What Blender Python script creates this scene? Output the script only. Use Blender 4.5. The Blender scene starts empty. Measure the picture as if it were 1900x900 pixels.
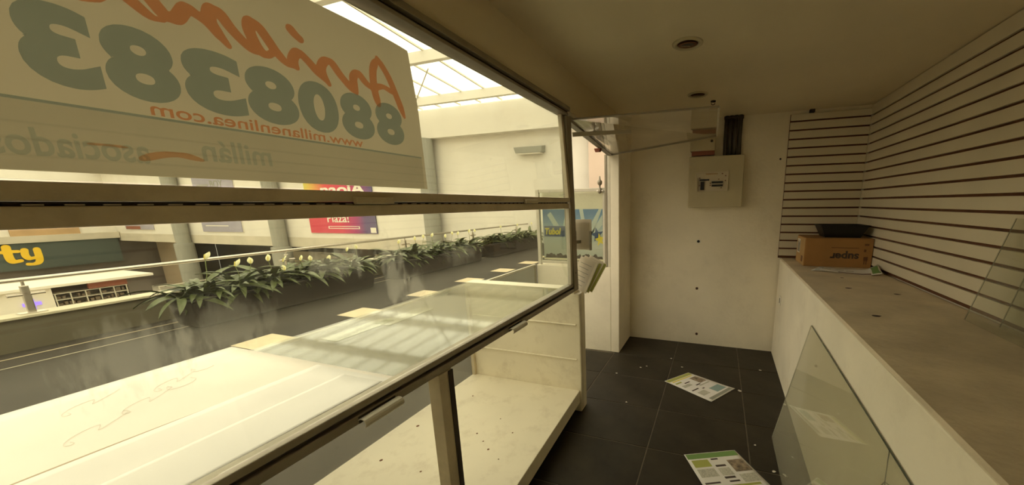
import bpy, bmesh, math, random
from mathutils import Matrix, Vector
random.seed(7)
scene = bpy.context.scene
COL = scene.collection

# ------------------------------------------------------------------ camera
cam_d = bpy.data.cameras.new('camera')
cam_d.sensor_width = 36.0
cam_d.lens = 657.98 / 1900 * 36.0
cam_d.shift_x = (950 - 1107.04) / 1900
cam_d.shift_y = (516.32 - 450) / 1900
cam_d.clip_start = 0.02
cam_d.clip_end = 300
cam = bpy.data.objects.new('camera', cam_d)
COL.objects.link(cam)
CAMROT = [[0.946916, -0.052592, 0.317149], [0.321179, 0.197453, -0.926205], [-0.013911, 0.978901, 0.203863]]
M4 = Matrix(CAMROT).to_4x4()
M4.translation = (0, 0, 1.5)
cam.matrix_world = M4
scene.camera = cam

# ------------------------------------------------------------------ sky, exposure
world = bpy.data.worlds.new('overcast_sky')
scene.world = world
world.use_nodes = True
bg = world.node_tree.nodes['Background']
bg.inputs[0].default_value = (1.0, 0.90, 0.68, 1)
bg.inputs[1].default_value = 3.4
vs = scene.view_settings
vs.view_transform = 'Standard'
vs.look = 'None'
vs.gamma = 1
vs.use_curve_mapping = False
vs.exposure = 0.06
cy = scene.cycles
cy.max_bounces = 14
cy.diffuse_bounces = 8
cy.glossy_bounces = 5
cy.transmission_bounces = 8
cy.transparent_max_bounces = 32
cy.caustics_reflective = False
cy.caustics_refractive = False

# ------------------------------------------------------------------ materials
def new_mat(name):
    m = bpy.data.materials.new(name)
    m.use_nodes = True
    nt = m.node_tree
    b = nt.nodes['Principled BSDF']
    return m, nt, b

def N(nt, typ, **kw):
    n = nt.nodes.new(typ)
    for k, v in kw.items():
        setattr(n, k, v)
    return n

def plain(name, col, rough=0.6, metal=0.0, vary=0.0, scale=4.0, bump=0.0, bscale=60.0, stain=None, stain_scale=2.0, stain_amt=0.3, spec=0.5):
    """principled surface with procedural tone variation, stains and fine relief"""
    m, nt, b = new_mat(name)
    b.inputs['Base Color'].default_value = (*col, 1)
    b.inputs['Roughness'].default_value = rough
    b.inputs['Metallic'].default_value = metal
    b.inputs['Specular IOR Level'].default_value = spec
    tc = N(nt, 'ShaderNodeTexCoord')
    last = None
    if vary:
        nz = N(nt, 'ShaderNodeTexNoise'); nz.inputs['Scale'].default_value = scale; nz.inputs['Detail'].default_value = 6
        nt.links.new(tc.outputs['Object'], nz.inputs['Vector'])
        mp = N(nt, 'ShaderNodeMapRange'); mp.inputs[1].default_value = 0.3; mp.inputs[2].default_value = 0.7
        mp.inputs[3].default_value = 1 - vary; mp.inputs[4].default_value = 1 + vary
        nt.links.new(nz.outputs[0], mp.inputs[0])
        mx = N(nt, 'ShaderNodeMix', data_type='RGBA', blend_type='MULTIPLY'); mx.inputs[0].default_value = 1
        mx.inputs[6].default_value = (*col, 1)
        nt.links.new(mp.outputs[0], mx.inputs[7])
        last = mx.outputs[2]
    if stain:
        nz = N(nt, 'ShaderNodeTexNoise'); nz.inputs['Scale'].default_value = stain_scale; nz.inputs['Detail'].default_value = 9; nz.inputs['Roughness'].default_value = 0.7
        nt.links.new(tc.outputs['Object'], nz.inputs['Vector'])
        mp = N(nt, 'ShaderNodeMapRange'); mp.inputs[1].default_value = 0.52; mp.inputs[2].default_value = 0.75
        mp.inputs[3].default_value = 0; mp.inputs[4].default_value = stain_amt
        nt.links.new(nz.outputs[0], mp.inputs[0])
        mx = N(nt, 'ShaderNodeMix', data_type='RGBA')
        mx.inputs[6].default_value = (*col, 1); mx.inputs[7].default_value = (*stain, 1)
        nt.links.new(mp.outputs[0], mx.inputs[0])
        if last: nt.links.new(last, mx.inputs[6])
        last = mx.outputs[2]
    if last: nt.links.new(last, b.inputs['Base Color'])
    if bump:
        nz = N(nt, 'ShaderNodeTexNoise'); nz.inputs['Scale'].default_value = bscale; nz.inputs['Detail'].default_value = 4
        nt.links.new(tc.outputs['Object'], nz.inputs['Vector'])
        bp = N(nt, 'ShaderNodeBump'); bp.inputs['Strength'].default_value = bump; bp.inputs['Distance'].default_value = 0.01
        nt.links.new(nz.outputs[0], bp.inputs['Height'])
        nt.links.new(bp.outputs[0], b.inputs['Normal'])
    return m

def glass(name, tint=(0.93, 0.95, 0.9), haze=0.05, hazecol=(0.8, 0.8, 0.72), hscale=3.0, refl=1.0, patches=(), spread=0.1, stretch=(1, 1, 1), grough=0.03):
    """thin clear pane: transparent, mirror-like at grazing angles, with dust and smears"""
    m, nt, b = new_mat(name)
    nt.nodes.remove(b)
    out = nt.nodes['Material Output']
    lw = N(nt, 'ShaderNodeLayerWeight'); lw.inputs[0].default_value = 0.5
    pw = N(nt, 'ShaderNodeMath', operation='POWER'); pw.inputs[1].default_value = 5
    nt.links.new(lw.outputs['Facing'], pw.inputs[0])
    ma = N(nt, 'ShaderNodeMath', operation='MULTIPLY_ADD'); ma.inputs[1].default_value = 0.9 * refl; ma.inputs[2].default_value = 0.04 * refl
    nt.links.new(pw.outputs[0], ma.inputs[0])
    tr = N(nt, 'ShaderNodeBsdfTransparent'); tr.inputs[0].default_value = (*tint, 1)
    gl = N(nt, 'ShaderNodeBsdfGlossy'); gl.inputs['Roughness'].default_value = grough; gl.inputs[0].default_value = (1, 1, 1, 1)
    m1 = N(nt, 'ShaderNodeMixShader')
    nt.links.new(ma.outputs[0], m1.inputs[0]); nt.links.new(tr.outputs[0], m1.inputs[1]); nt.links.new(gl.outputs[0], m1.inputs[2])
    # dust
    tc = N(nt, 'ShaderNodeTexCoord')
    mpn = N(nt, 'ShaderNodeMapping'); mpn.inputs['Scale'].default_value = stretch
    nt.links.new(tc.outputs['Object'], mpn.inputs[0])
    nz = N(nt, 'ShaderNodeTexNoise'); nz.inputs['Scale'].default_value = hscale; nz.inputs['Detail'].default_value = 8; nz.inputs['Roughness'].default_value = 0.65
    nt.links.new(mpn.outputs[0], nz.inputs['Vector'])
    mr = N(nt, 'ShaderNodeMapRange'); mr.inputs[1].default_value = 0.35; mr.inputs[2].default_value = 0.75
    mr.inputs[3].default_value = haze * (1 - spread * 6 if spread < 0.16 else 0.1); mr.inputs[4].default_value = haze * (1 + spread * 6)
    nt.links.new(nz.outputs[0], mr.inputs[0])
    fac = mr.outputs[0]
    for (c, r, amt) in patches:          # smeared residue, each patch at its own place on the pane
        vm = N(nt, 'ShaderNodeVectorMath', operation='DISTANCE'); vm.inputs[1].default_value = (0, 0, 0)
        mp2 = N(nt, 'ShaderNodeMapping'); mp2.inputs['Location'].default_value = [-c[i] / r[i] for i in range(3)]
        mp2.inputs['Scale'].default_value = [1 / r[i] for i in range(3)]
        nt.links.new(tc.outputs['Object'], mp2.inputs[0]); nt.links.new(mp2.outputs[0], vm.inputs[0])
        n2 = N(nt, 'ShaderNodeTexNoise'); n2.inputs['Scale'].default_value = 22; n2.inputs['Detail'].default_value = 10; n2.inputs['Roughness'].default_value = 0.75
        m3 = N(nt, 'ShaderNodeMapping'); m3.inputs['Scale'].default_value = (1, 2.0, 0.45)
        nt.links.new(tc.outputs['Object'], m3.inputs[0]); nt.links.new(m3.outputs[0], n2.inputs['Vector'])
        sub = N(nt, 'ShaderNodeMath', operation='MULTIPLY_ADD'); sub.inputs[1].default_value = 4.0; sub.inputs[2].default_value = -1.85
        nt.links.new(n2.outputs[0], sub.inputs[0])
        add = N(nt, 'ShaderNodeMath', operation='ADD')
        nt.links.new(vm.outputs['Value'], add.inputs[0]); nt.links.new(sub.outputs[0], add.inputs[1])
        fr = N(nt, 'ShaderNodeMapRange'); fr.inputs[1].default_value = 1.0; fr.inputs[2].default_value = 0.55
        fr.inputs[3].default_value = 0; fr.inputs[4].default_value = amt
        nt.links.new(add.outputs[0], fr.inputs[0])
        s = N(nt, 'ShaderNodeMath', operation='ADD'); s.use_clamp = True
        nt.links.new(fac, s.inputs[0]); nt.links.new(fr.outputs[0], s.inputs[1])
        fac = s.outputs[0]
    df = N(nt, 'ShaderNodeBsdfDiffuse'); df.inputs[0].default_value = (*hazecol, 1)
    tl = N(nt, 'ShaderNodeBsdfTranslucent'); tl.inputs[0].default_value = (*hazecol, 1)
    md = N(nt, 'ShaderNodeMixShader'); md.inputs[0].default_value = 0.5
    nt.links.new(df.outputs[0], md.inputs[1]); nt.links.new(tl.outputs[0], md.inputs[2])
    m2 = N(nt, 'ShaderNodeMixShader')
    nt.links.new(fac, m2.inputs[0]); nt.links.new(m1.outputs[0], m2.inputs[1]); nt.links.new(md.outputs[0], m2.inputs[2])
    nt.links.new(m2.outputs[0], out.inputs[0])
    return m

def sheet(name, col, trans=0.35, vary=0.05, scale=6.0):
    """paper or vinyl that lets some light through"""
    m, nt, b = new_mat(name)
    nt.nodes.remove(b)
    out = nt.nodes['Material Output']
    tc = N(nt, 'ShaderNodeTexCoord')
    nz = N(nt, 'ShaderNodeTexNoise'); nz.inputs['Scale'].default_value = scale; nz.inputs['Detail'].default_value = 6
    nt.links.new(tc.outputs['Object'], nz.inputs['Vector'])
    mp = N(nt, 'ShaderNodeMapRange'); mp.inputs[1].default_value = 0.3; mp.inputs[2].default_value = 0.7
    mp.inputs[3].default_value = 1 - vary; mp.inputs[4].default_value = 1 + vary
    nt.links.new(nz.outputs[0], mp.inputs[0])
    mx = N(nt, 'ShaderNodeMix', data_type='RGBA', blend_type='MULTIPLY'); mx.inputs[0].default_value = 1
    mx.inputs[6].default_value = (*col, 1); nt.links.new(mp.outputs[0], mx.inputs[7])
    d = N(nt, 'ShaderNodeBsdfDiffuse'); t = N(nt, 'ShaderNodeBsdfTranslucent')
    nt.links.new(mx.outputs[2], d.inputs[0]); nt.links.new(mx.outputs[2], t.inputs[0])
    ms = N(nt, 'ShaderNodeMixShader'); ms.inputs[0].default_value = trans
    nt.links.new(d.outputs[0], ms.inputs[1]); nt.links.new(t.outputs[0], ms.inputs[2])
    nt.links.new(ms.outputs[0], out.inputs[0])
    return m

def ramp_mat(name, axis, lo, hi, stops, rough=0.5, wob=0.0):
    """flat print whose colour runs along one axis of the object"""
    m, nt, b = new_mat(name)
    tc = N(nt, 'ShaderNodeTexCoord'); sp = N(nt, 'ShaderNodeSeparateXYZ')
    nt.links.new(tc.outputs['Object'], sp.inputs[0])
    mr = N(nt, 'ShaderNodeMapRange'); mr.inputs[1].default_value = lo; mr.inputs[2].default_value = hi
    nt.links.new(sp.outputs[axis], mr.inputs[0])
    src = mr.outputs[0]
    if wob:
        nz = N(nt, 'ShaderNodeTexNoise'); nz.inputs['Scale'].default_value = 5
        nt.links.new(tc.outputs['Object'], nz.inputs['Vector'])
        a = N(nt, 'ShaderNodeMath', operation='MULTIPLY_ADD'); a.inputs[1].default_value = wob
        nt.links.new(nz.outputs[0], a.inputs[0]); nt.links.new(src, a.inputs[2]); src = a.outputs[0]
    cr = N(nt, 'ShaderNodeValToRGB')
    while len(cr.color_ramp.elements) < len(stops): cr.color_ramp.elements.new(0.5)
    for e, (p, c) in zip(cr.color_ramp.elements, stops):
        e.position = p; e.color = (*c, 1)
    nt.links.new(src, cr.inputs[0]); nt.links.new(cr.outputs[0], b.inputs['Base Color'])
    b.inputs['Roughness'].default_value = rough
    return m

MAT = {}
MAT['wall'] = plain('painted_plaster', (0.86, 0.795, 0.65), 0.75, vary=0.06, scale=2.2, bump=0.25, bscale=35, stain=(0.45, 0.38, 0.27), stain_scale=3.5, stain_amt=0.22)
MAT['ceiling'] = plain('ceiling_paint', (0.76, 0.675, 0.50), 0.8, vary=0.05, scale=1.5, bump=0.1, bscale=25)
MAT['slat'] = plain('slat_laminate', (0.70, 0.635, 0.50), 0.5, vary=0.04, scale=3)
MAT['mdf'] = plain('groove_fibreboard', (0.13, 0.052, 0.022), 0.9, vary=0.2, scale=20)
MAT['tile'] = plain('dark_floor_tile', (0.030, 0.024, 0.016), 0.5, spec=0.3, vary=0.35, scale=4, bump=0.12, bscale=18, stain=(0.014, 0.010, 0.007), stain_scale=6, stain_amt=0.75)
MAT['grout'] = plain('floor_grout', (0.15, 0.125, 0.09), 0.9, vary=0.2, scale=15)
MAT['concrete'] = plain('grey_concrete_top', (0.68, 0.585, 0.44), 0.8, vary=0.13, scale=5, bump=0.3, bscale=40, stain=(0.58, 0.49, 0.35), stain_scale=3, stain_amt=0.5)
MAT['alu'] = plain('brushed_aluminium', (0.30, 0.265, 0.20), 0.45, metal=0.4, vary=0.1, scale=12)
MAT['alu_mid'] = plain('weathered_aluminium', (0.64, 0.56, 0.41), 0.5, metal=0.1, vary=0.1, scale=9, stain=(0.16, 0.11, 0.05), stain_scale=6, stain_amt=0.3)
MAT['alu_dark'] = plain('dark_rubber_seal', (0.05, 0.04, 0.03), 0.8)  # one dark base colour for seals, gaps and small fittings
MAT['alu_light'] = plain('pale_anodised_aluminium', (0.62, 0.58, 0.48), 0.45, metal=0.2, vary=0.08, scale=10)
MAT['steel'] = plain('polished_steel_tube', (0.62, 0.57, 0.5), 0.25, metal=0.9)
MAT['melamine'] = plain('cream_melamine', (0.79, 0.73, 0.58), 0.45, vary=0.05, scale=2.5, stain=(0.42, 0.34, 0.22), stain_scale=7, stain_amt=0.4)
MAT['melamine_edge'] = plain('cream_board_edge', (0.66, 0.60, 0.46), 0.5, vary=0.06, scale=4, stain=(0.25, 0.2, 0.12), stain_scale=10, stain_amt=0.5)
MAT['paper'] = sheet('white_paper', (0.84, 0.815, 0.79), 0.12, 0.03)
MAT['paper_warm'] = sheet('yellowed_paper', (0.84, 0.785, 0.725), 0.12, 0.05, 3)
def ink_film(name, tint, col, body):
    """printed film: lets tinted light through, shows its own colour on the outside"""
    m, nt, b = new_mat(name); nt.nodes.remove(b)
    t = N(nt, 'ShaderNodeBsdfTransparent'); t.inputs[0].default_value = (*tint, 1)
    d = N(nt, 'ShaderNodeBsdfDiffuse'); d.inputs[0].default_value = (*col, 1)
    x = N(nt, 'ShaderNodeMixShader'); x.inputs[0].default_value = body
    nt.links.new(t.outputs[0], x.inputs[1]); nt.links.new(d.outputs[0], x.inputs[2]); nt.links.new(x.outputs[0], nt.nodes['Material Output'].inputs[0])
    return m
MAT['leaflet_paper'] = sheet('thin_leaflet_paper', (0.82, 0.78, 0.68), 0.55, 0.04)
MAT['sign'] = sheet('vinyl_sign_sheet', (0.40, 0.34, 0.235), 0.55, 0.05, 5)
MAT['sign_grey'] = ink_film('grey_printed_ink', (0.60, 0.74, 0.82), (0.16, 0.16, 0.14), 0.25)
MAT['sign_band'] = ink_film('pale_grey_band', (0.87, 0.87, 0.85), (0.5, 0.5, 0.46), 0.08)
MAT['sign_faint'] = ink_film('faint_grey_ink', (0.84, 0.92, 0.94), (0.2, 0.2, 0.2), 0.09)
MAT['sign_red'] = ink_film('orange_red_ink', (1.0, 0.50, 0.30), (0.5, 0.1, 0.03), 0.10)
MAT['sign_orange'] = ink_film('faint_orange_ink', (1.0, 0.66, 0.45), (0.5, 0.2, 0.08), 0.08)
MAT['glass'] = glass('window_glass', haze=0.012, hscale=2.0)
MAT['glass_low'] = glass('smeared_window_glass', haze=0.014, hscale=2.5, stretch=(1, 1, 1),
                         # pane coordinates: across from the hinge end, up from the sill
                         patches=[((0, 0.57, 0.36), (1, 0.05, 0.12), 0.20), ((0, 0.645, 0.30), (1, 0.05, 0.08), 0.15), ((0, 0.42, 0.43), (1, 0.09, 0.05), 0.16),
                                  ((0, 0.87, 0.39), (1, 0.12, 0.05), 0.08), ((0, 0.19, 0.34), (1, 0.10, 0.06), 0.08), ((0, 0.07, 0.33), (1, 0.10, 0.07), 0.10)])
MAT['glass_case'] = glass('dusty_case_glass', tint=(0.92, 0.93, 0.88), haze=0.16, hazecol=(0.62, 0.61, 0.52), hscale=3.5, stretch=(3, 0.8, 1), grough=0.05)
MAT['glass_outer'] = glass('dusty_outer_glass', tint=(0.8, 0.81, 0.77), haze=0.12, hazecol=(0.55, 0.53, 0.45), hscale=2.0)
MAT['glass_loose'] = glass('loose_green_glass', tint=(0.925, 0.925, 0.88), haze=0.20, hazecol=(0.9, 0.865, 0.74), hscale=1.2, refl=1.2, spread=0.04)
MAT['glass_clean'] = glass('counter_glass', tint=(0.93, 0.94, 0.91), haze=0.05, hazecol=(0.7, 0.7, 0.6), hscale=2.5)
MAT['glass_edge'] = plain('cut_glass_edge', (0.06, 0.07, 0.05), 0.25)
MAT['acrylic'] = glass('acrylic_flap', tint=(0.9, 0.88, 0.82), haze=0.12, hazecol=(0.6, 0.54, 0.42), hscale=2.0, refl=1.3)
MAT['extwall'] = plain('white_facade_paint', (0.72, 0.685, 0.61), 0.8, vary=0.05, scale=0.8, stain=(0.55, 0.48, 0.38), stain_scale=0.9, stain_amt=0.25)
MAT['extgrey'] = plain('grey_column_paint', (0.30, 0.295, 0.25), 0.8, vary=0.06, scale=1.0)
MAT['extslab'] = plain('slab_edge_paint', (0.55, 0.50, 0.40), 0.8, vary=0.1, scale=1.2)
MAT['extdark'] = plain('dim_shopfront', (0.12, 0.10, 0.085), 0.8, vary=0.3, scale=0.6)
MAT['extfloor'] = plain('dark_terrazzo', (0.040, 0.034, 0.027), 0.75, spec=0.25, vary=0.25, scale=1.2, stain=(0.065, 0.056, 0.044), stain_scale=1.5, stain_amt=0.5)
MAT['inlay'] = plain('cream_inlay_tile', (0.60, 0.50, 0.33), 0.5, vary=0.1, scale=6)
MAT['kerb'] = plain('kerb_render', (0.135, 0.118, 0.075), 0.8, vary=0.12, scale=1.5)
MAT['kerbtop'] = plain('kerb_capping', (0.55, 0.50, 0.36), 0.7, vary=0.1, scale=3)
MAT['planter'] = plain('charcoal_planter', (0.035, 0.028, 0.022), 0.7, vary=0.25, scale=3)
MAT['soil'] = plain('potting_soil', (0.04, 0.03, 0.02), 0.95, vary=0.4, scale=20, bump=0.6, bscale=40)
MAT['leaf'] = plain('lily_leaf', (0.075, 0.092, 0.026), 0.42, vary=0.35, scale=6)
MAT['leaf_pale'] = plain('pale_lily_leaf', (0.11, 0.13, 0.05), 0.45, vary=0.3, scale=6)
MAT['petal'] = plain('lily_spathe', (0.66, 0.64, 0.36), 0.6, vary=0.1, scale=8)
MAT['spadix'] = plain('lily_spadix', (0.66, 0.55, 0.12), 0.7)
MAT['stem'] = plain('lily_stem', (0.16, 0.19, 0.06), 0.6)
MAT['black'] = plain('black_plastic', (0.008, 0.009, 0.009), 0.5)
MAT['darkgrey'] = plain('dark_grey_plastic', (0.055, 0.046, 0.035), 0.6, vary=0.2, scale=9)
MAT['boxmetal'] = plain('ivory_steel_panel', (0.55, 0.49, 0.33), 0.55, vary=0.05, scale=5)
MAT['breaker'] = plain('breaker_bakelite', (0.62, 0.55, 0.42), 0.5)
MAT['card'] = plain('brown_cardboard', (0.38, 0.20, 0.07), 0.85, vary=0.1, scale=5, bump=0.1, bscale=60)
MAT['card_light'] = plain('lit_cardboard_end', (0.47, 0.30, 0.125), 0.85, vary=0.08, scale=5)  # paler copy of the cardboard, brightness of the window-side end put into its colour
MAT['pencil'] = plain('faint_pencil', (0.70, 0.655, 0.60), 0.8)
MAT['ink'] = plain('dark_print', (0.07, 0.05, 0.04), 0.8)
MAT['ink_brown'] = plain('brown_print', (0.17, 0.075, 0.035), 0.8)
MAT['ink_grey'] = plain('grey_print', (0.27, 0.27, 0.23), 0.8)
MAT['ink_pale'] = plain('pale_text_print', (0.50, 0.485, 0.42), 0.8, vary=0.25, scale=120)
MAT['ink_green'] = plain('green_print', (0.17, 0.30, 0.09), 0.7)
MAT['ink_olive'] = plain('olive_print', (0.38, 0.40, 0.10), 0.7)
MAT['ink_teal'] = plain('blue_grey_print', (0.27, 0.38, 0.38), 0.7)
MAT['ink_photo'] = plain('printed_photo', (0.26, 0.2, 0.14), 0.7, vary=0.7, scale=40)
MAT['white'] = plain('white_enamel', (0.78, 0.74, 0.64), 0.5)
MAT['yellow'] = plain('yellow_letters', (0.85, 0.55, 0.02), 0.5)
MAT['yellow_print'] = plain('yellow_print', (0.80, 0.66, 0.05), 0.6)
MAT['navy'] = plain('navy_print', (0.06, 0.10, 0.24), 0.6)
MAT['fascia'] = plain('dark_green_fascia', (0.055, 0.075, 0.065), 0.6, vary=0.15, scale=0.5)
MAT['lilac'] = plain('lilac_poster', (0.33, 0.31, 0.37), 0.7, vary=0.12, scale=1.0)
MAT['orangewood'] = plain('orange_timber_band', (0.50, 0.33, 0.17), 0.8, vary=0.2, scale=1.0)
MAT['beigewall'] = plain('beige_shop_wall', (0.40, 0.31, 0.21), 0.8, vary=0.1, scale=0.5)
MAT['redshelf'] = plain('red_brown_sign', (0.24, 0.075, 0.04), 0.7)
MAT['pink'] = plain('pinkish_wall', (0.60, 0.48, 0.39), 0.8, vary=0.05, scale=1)
MAT['banner'] = ramp_mat('red_banner_print', 0, -20.2, -15.5, [(0.0, (0.62, 0.60, 0.10)), (0.16, (0.66, 0.36, 0.08)), (0.33, (0.62, 0.07, 0.08)), (0.66, (0.55, 0.05, 0.12)), (0.82, (0.26, 0.05, 0.18)), (1.0, (0.10, 0.08, 0.20))])
MAT['banner_low'] = ramp_mat('red_banner_lower_print', 0, -20.2, -15.5, [(0.0, (0.58, 0.06, 0.09)), (0.5, (0.60, 0.06, 0.11)), (0.72, (0.36, 0.05, 0.17)), (0.85, (0.13, 0.09, 0.2)), (1.0, (0.12, 0.10, 0.19))])
MAT['blueposter'] = ramp_mat('sky_blue_poster', 2, 0.95, 1.46, [(0.0, (0.42, 0.46, 0.46)), (0.3, (0.56, 0.58, 0.55)), (0.58, (0.48, 0.55, 0.58)), (0.82, (0.18, 0.33, 0.55)), (1.0, (0.05, 0.19, 0.44))], wob=0.12)
MAT['paleray'] = plain('pale_ray_print', (0.55, 0.62, 0.62), 0.6)
m, nt, b = new_mat('violet_neon')
b.inputs['Base Color'].default_value = (0.3, 0.2, 0.9, 1)
b.inputs['Emission Color'].default_value = (0.30, 0.18, 1.0, 1); b.inputs['Emission Strength'].default_value = 0.9
MAT['neon'] = m
# translucent roof sheet
m, nt, b = new_mat('polycarbonate_roof_sheet')
nt.nodes.remove(b)
t1 = N(nt, 'ShaderNodeBsdfTransparent'); t1.inputs[0].default_value = (0.95, 0.95, 0.95, 1)
t2 = N(nt, 'ShaderNodeBsdfTranslucent'); t2.inputs[0].default_value = (0.9, 0.9, 0.88, 1)
ms = N(nt, 'ShaderNodeMixShader'); ms.inputs[0].default_value = 0.15
nt.links.new(t1.outputs[0], ms.inputs[1]); nt.links.new(t2.outputs[0], ms.inputs[2]); nt.links.new(ms.outputs[0], nt.nodes['Material Output'].inputs[0])
MAT['roofpane'] = m

# ------------------------------------------------------------------ builders
def root_loc(o):
    v = Vector((0, 0, 0))
    while o is not None:
        v += o.location
        o = o.parent
    return v

class MB:
    def __init__(self):
        self.v = []; self.f = []
    def box(self, x0, x1, y0, y1, z0, z1):
        n = len(self.v)
        self.v += [(x0, y0, z0), (x1, y0, z0), (x1, y1, z0), (x0, y1, z0), (x0, y0, z1), (x1, y0, z1), (x1, y1, z1), (x0, y1, z1)]
        self.f += [tuple(n + i for i in q) for q in ((0, 3, 2, 1), (4, 5, 6, 7), (0, 1, 5, 4), (1, 2, 6, 5), (2, 3, 7, 6), (3, 0, 4, 7))]
        return self
    def hexa(self, p):      # eight corners, bottom ring then top ring
        n = len(self.v); self.v += [tuple(q) for q in p]
        self.f += [tuple(n + i for i in q) for q in ((0, 3, 2, 1), (4, 5, 6, 7), (0, 1, 5, 4), (1, 2, 6, 5), (2, 3, 7, 6), (3, 0, 4, 7))]
        return self
    def bar(self, a, b, w, h, up=(0, 0, 1)):
        a = Vector(a); b = Vector(b); d = (b - a).normalized(); s = d.cross(Vector(up)).normalized(); u = s.cross(d)
        return self.hexa([a - s * w / 2 - u * h / 2, a + s * w / 2 - u * h / 2, b + s * w / 2 - u * h / 2, b - s * w / 2 - u * h / 2,
                          a - s * w / 2 + u * h / 2, a + s * w / 2 + u * h / 2, b + s * w / 2 + u * h / 2, b - s * w / 2 + u * h / 2])
    def tube(self, pts, r, n=10, cap=True):
        pts = [Vector(p) for p in pts]; rs = r if isinstance(r, (list, tuple)) else [r] * len(pts)
        base = len(self.v); ref = Vector((0, 0, 1))
        for i, p in enumerate(pts):
            d = (pts[min(i + 1, len(pts) - 1)] - pts[max(i - 1, 0)]).normalized()
            rr = ref if abs(d.dot(ref)) < 0.95 else Vector((1, 0, 0))
            s = d.cross(rr).normalized(); u = s.cross(d)
            for k in range(n):
                a = 2 * math.pi * k / n
                self.v.append(tuple(p + (s * math.cos(a) + u * math.sin(a)) * rs[i]))
        for i in range(len(pts) - 1):
            for k in range(n):
                self.f.append((base + i * n + k, base + i * n + (k + 1) % n, base + (i + 1) * n + (k + 1) % n, base + (i + 1) * n + k))
        if cap:
            self.f.append(tuple(base + k for k in range(n))[::-1]); self.f.append(tuple(base + (len(pts) - 1) * n + k for k in range(n)))
        return self
    def lathe(self, c, prof, n=28, close=False):
        base = len(self.v)
        for (r, z) in prof:
            for k in range(n):
                a = 2 * math.pi * k / n
                self.v.append((c[0] + r * math.cos(a), c[1] + r * math.sin(a), c[2] + z))
        for i in range(len(prof) - 1):
            for k in range(n):
                self.f.append((base + i * n + k, base + i * n + (k + 1) % n, base + (i + 1) * n + (k + 1) % n, base + (i + 1) * n + k))
        if close:
            self.f.append(tuple(base + (len(prof) - 1) * n + k for k in range(n)))
        return self
    def poly(self, pts, nrm, th):      # flat polygon extruded by th along nrm
        n = len(self.v); k = len(pts); nv = Vector(nrm) * th
        self.v += [tuple(p) for p in pts] + [tuple(Vector(p) + nv) for p in pts]
        self.f.append(tuple(range(n, n + k))[::-1]); self.f.append(tuple(range(n + k, n + 2 * k)))
        for i in range(k): self.f.append((n + i, n + (i + 1) % k, n + k + (i + 1) % k, n + k + i))
        return self
    def grid(self, fn, nu, nv, th=0.0015):     # sheet with thickness: fn(u,v) -> point
        b = len(self.v)
        for s in (0, 1):
            for i in range(nu + 1):
                for j in range(nv + 1):
                    p = Vector(fn(i / nu, j / nv)); self.v.append((p.x, p.y, p.z + s * th))
        K = (nu + 1) * (nv + 1); ix = lambda s, i, j: b + s * K + i * (nv + 1) + j
        for i in range(nu):
            for j in range(nv):
                self.f.append((ix(1, i, j), ix(1, i + 1, j), ix(1, i + 1, j + 1), ix(1, i, j + 1)))
                self.f.append((ix(0, i, j), ix(0, i, j + 1), ix(0, i + 1, j + 1), ix(0, i + 1, j)))
        for i in range(nu):
            self.f.append((ix(0, i, 0), ix(0, i + 1, 0), ix(1, i + 1, 0), ix(1, i, 0)))
            self.f.append((ix(0, i, nv), ix(1, i, nv), ix(1, i + 1, nv), ix(0, i + 1, nv)))
        for j in range(nv):
            self.f.append((ix(0, 0, j), ix(1, 0, j), ix(1, 0, j + 1), ix(0, 0, j + 1)))
            self.f.append((ix(0, nu, j), ix(0, nu, j + 1), ix(1, nu, j + 1), ix(1, nu, j)))
        return self
    def map(self, fn):
        self.v = [tuple(fn(Vector(p))) for p in self.v]; return self
    def mesh(self, name, off=Vector((0, 0, 0)), bevel=0.0, seg=2, smooth=False):
        me = bpy.data.meshes.new(name)
        me.from_pydata([tuple(Vector(p) - off) for p in self.v], [], self.f)
        bm = bmesh.new(); bm.from_mesh(me)
        bmesh.ops.recalc_face_normals(bm, faces=bm.faces)
        if bevel:
            bmesh.ops.bevel(bm, geom=[e for e in bm.edges if e.calc_face_angle(0) > 0.5], offset=bevel, segments=seg, affect='EDGES', profile=0.5)
        bm.to_mesh(me); bm.free()
        if smooth:
            for p in me.polygons: p.use_smooth = True
        return me
    def build(self, name, mat, parent=None, bevel=0.0, smooth=False, seg=2):
        off = root_loc(parent) if parent else Vector((0, 0, 0))
        me = self.mesh(name, off, bevel, seg, smooth)
        me.materials.append(MAT[mat] if isinstance(mat, str) else mat)
        o = bpy.data.objects.new(name, me); COL.objects.link(o)
        if parent: o.parent = parent
        return o

def B(*a): return MB().box(*a)
def tag(o, label, cat, group=None, kind=None):
    o['label'] = label; o['category'] = cat
    if group: o['group'] = group
    if kind: o['kind'] = kind
    return o
def thing(name, label, cat, loc=(0, 0, 0), group=None):
    o = bpy.data.objects.new(name, None); COL.objects.link(o); o.location = loc; o.empty_display_size = 0.1
    return tag(o, label, cat, group)
def struct(o):
    o['kind'] = 'structure'; return o
def part_copy(src, parent, loc, name=None, mat=None, rot=None, scl=None):
    c = src.copy(); COL.objects.link(c); c.parent = parent; c.location = loc
    if rot: c.rotation_euler = rot
    if scl: c.scale = scl
    return c

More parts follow.
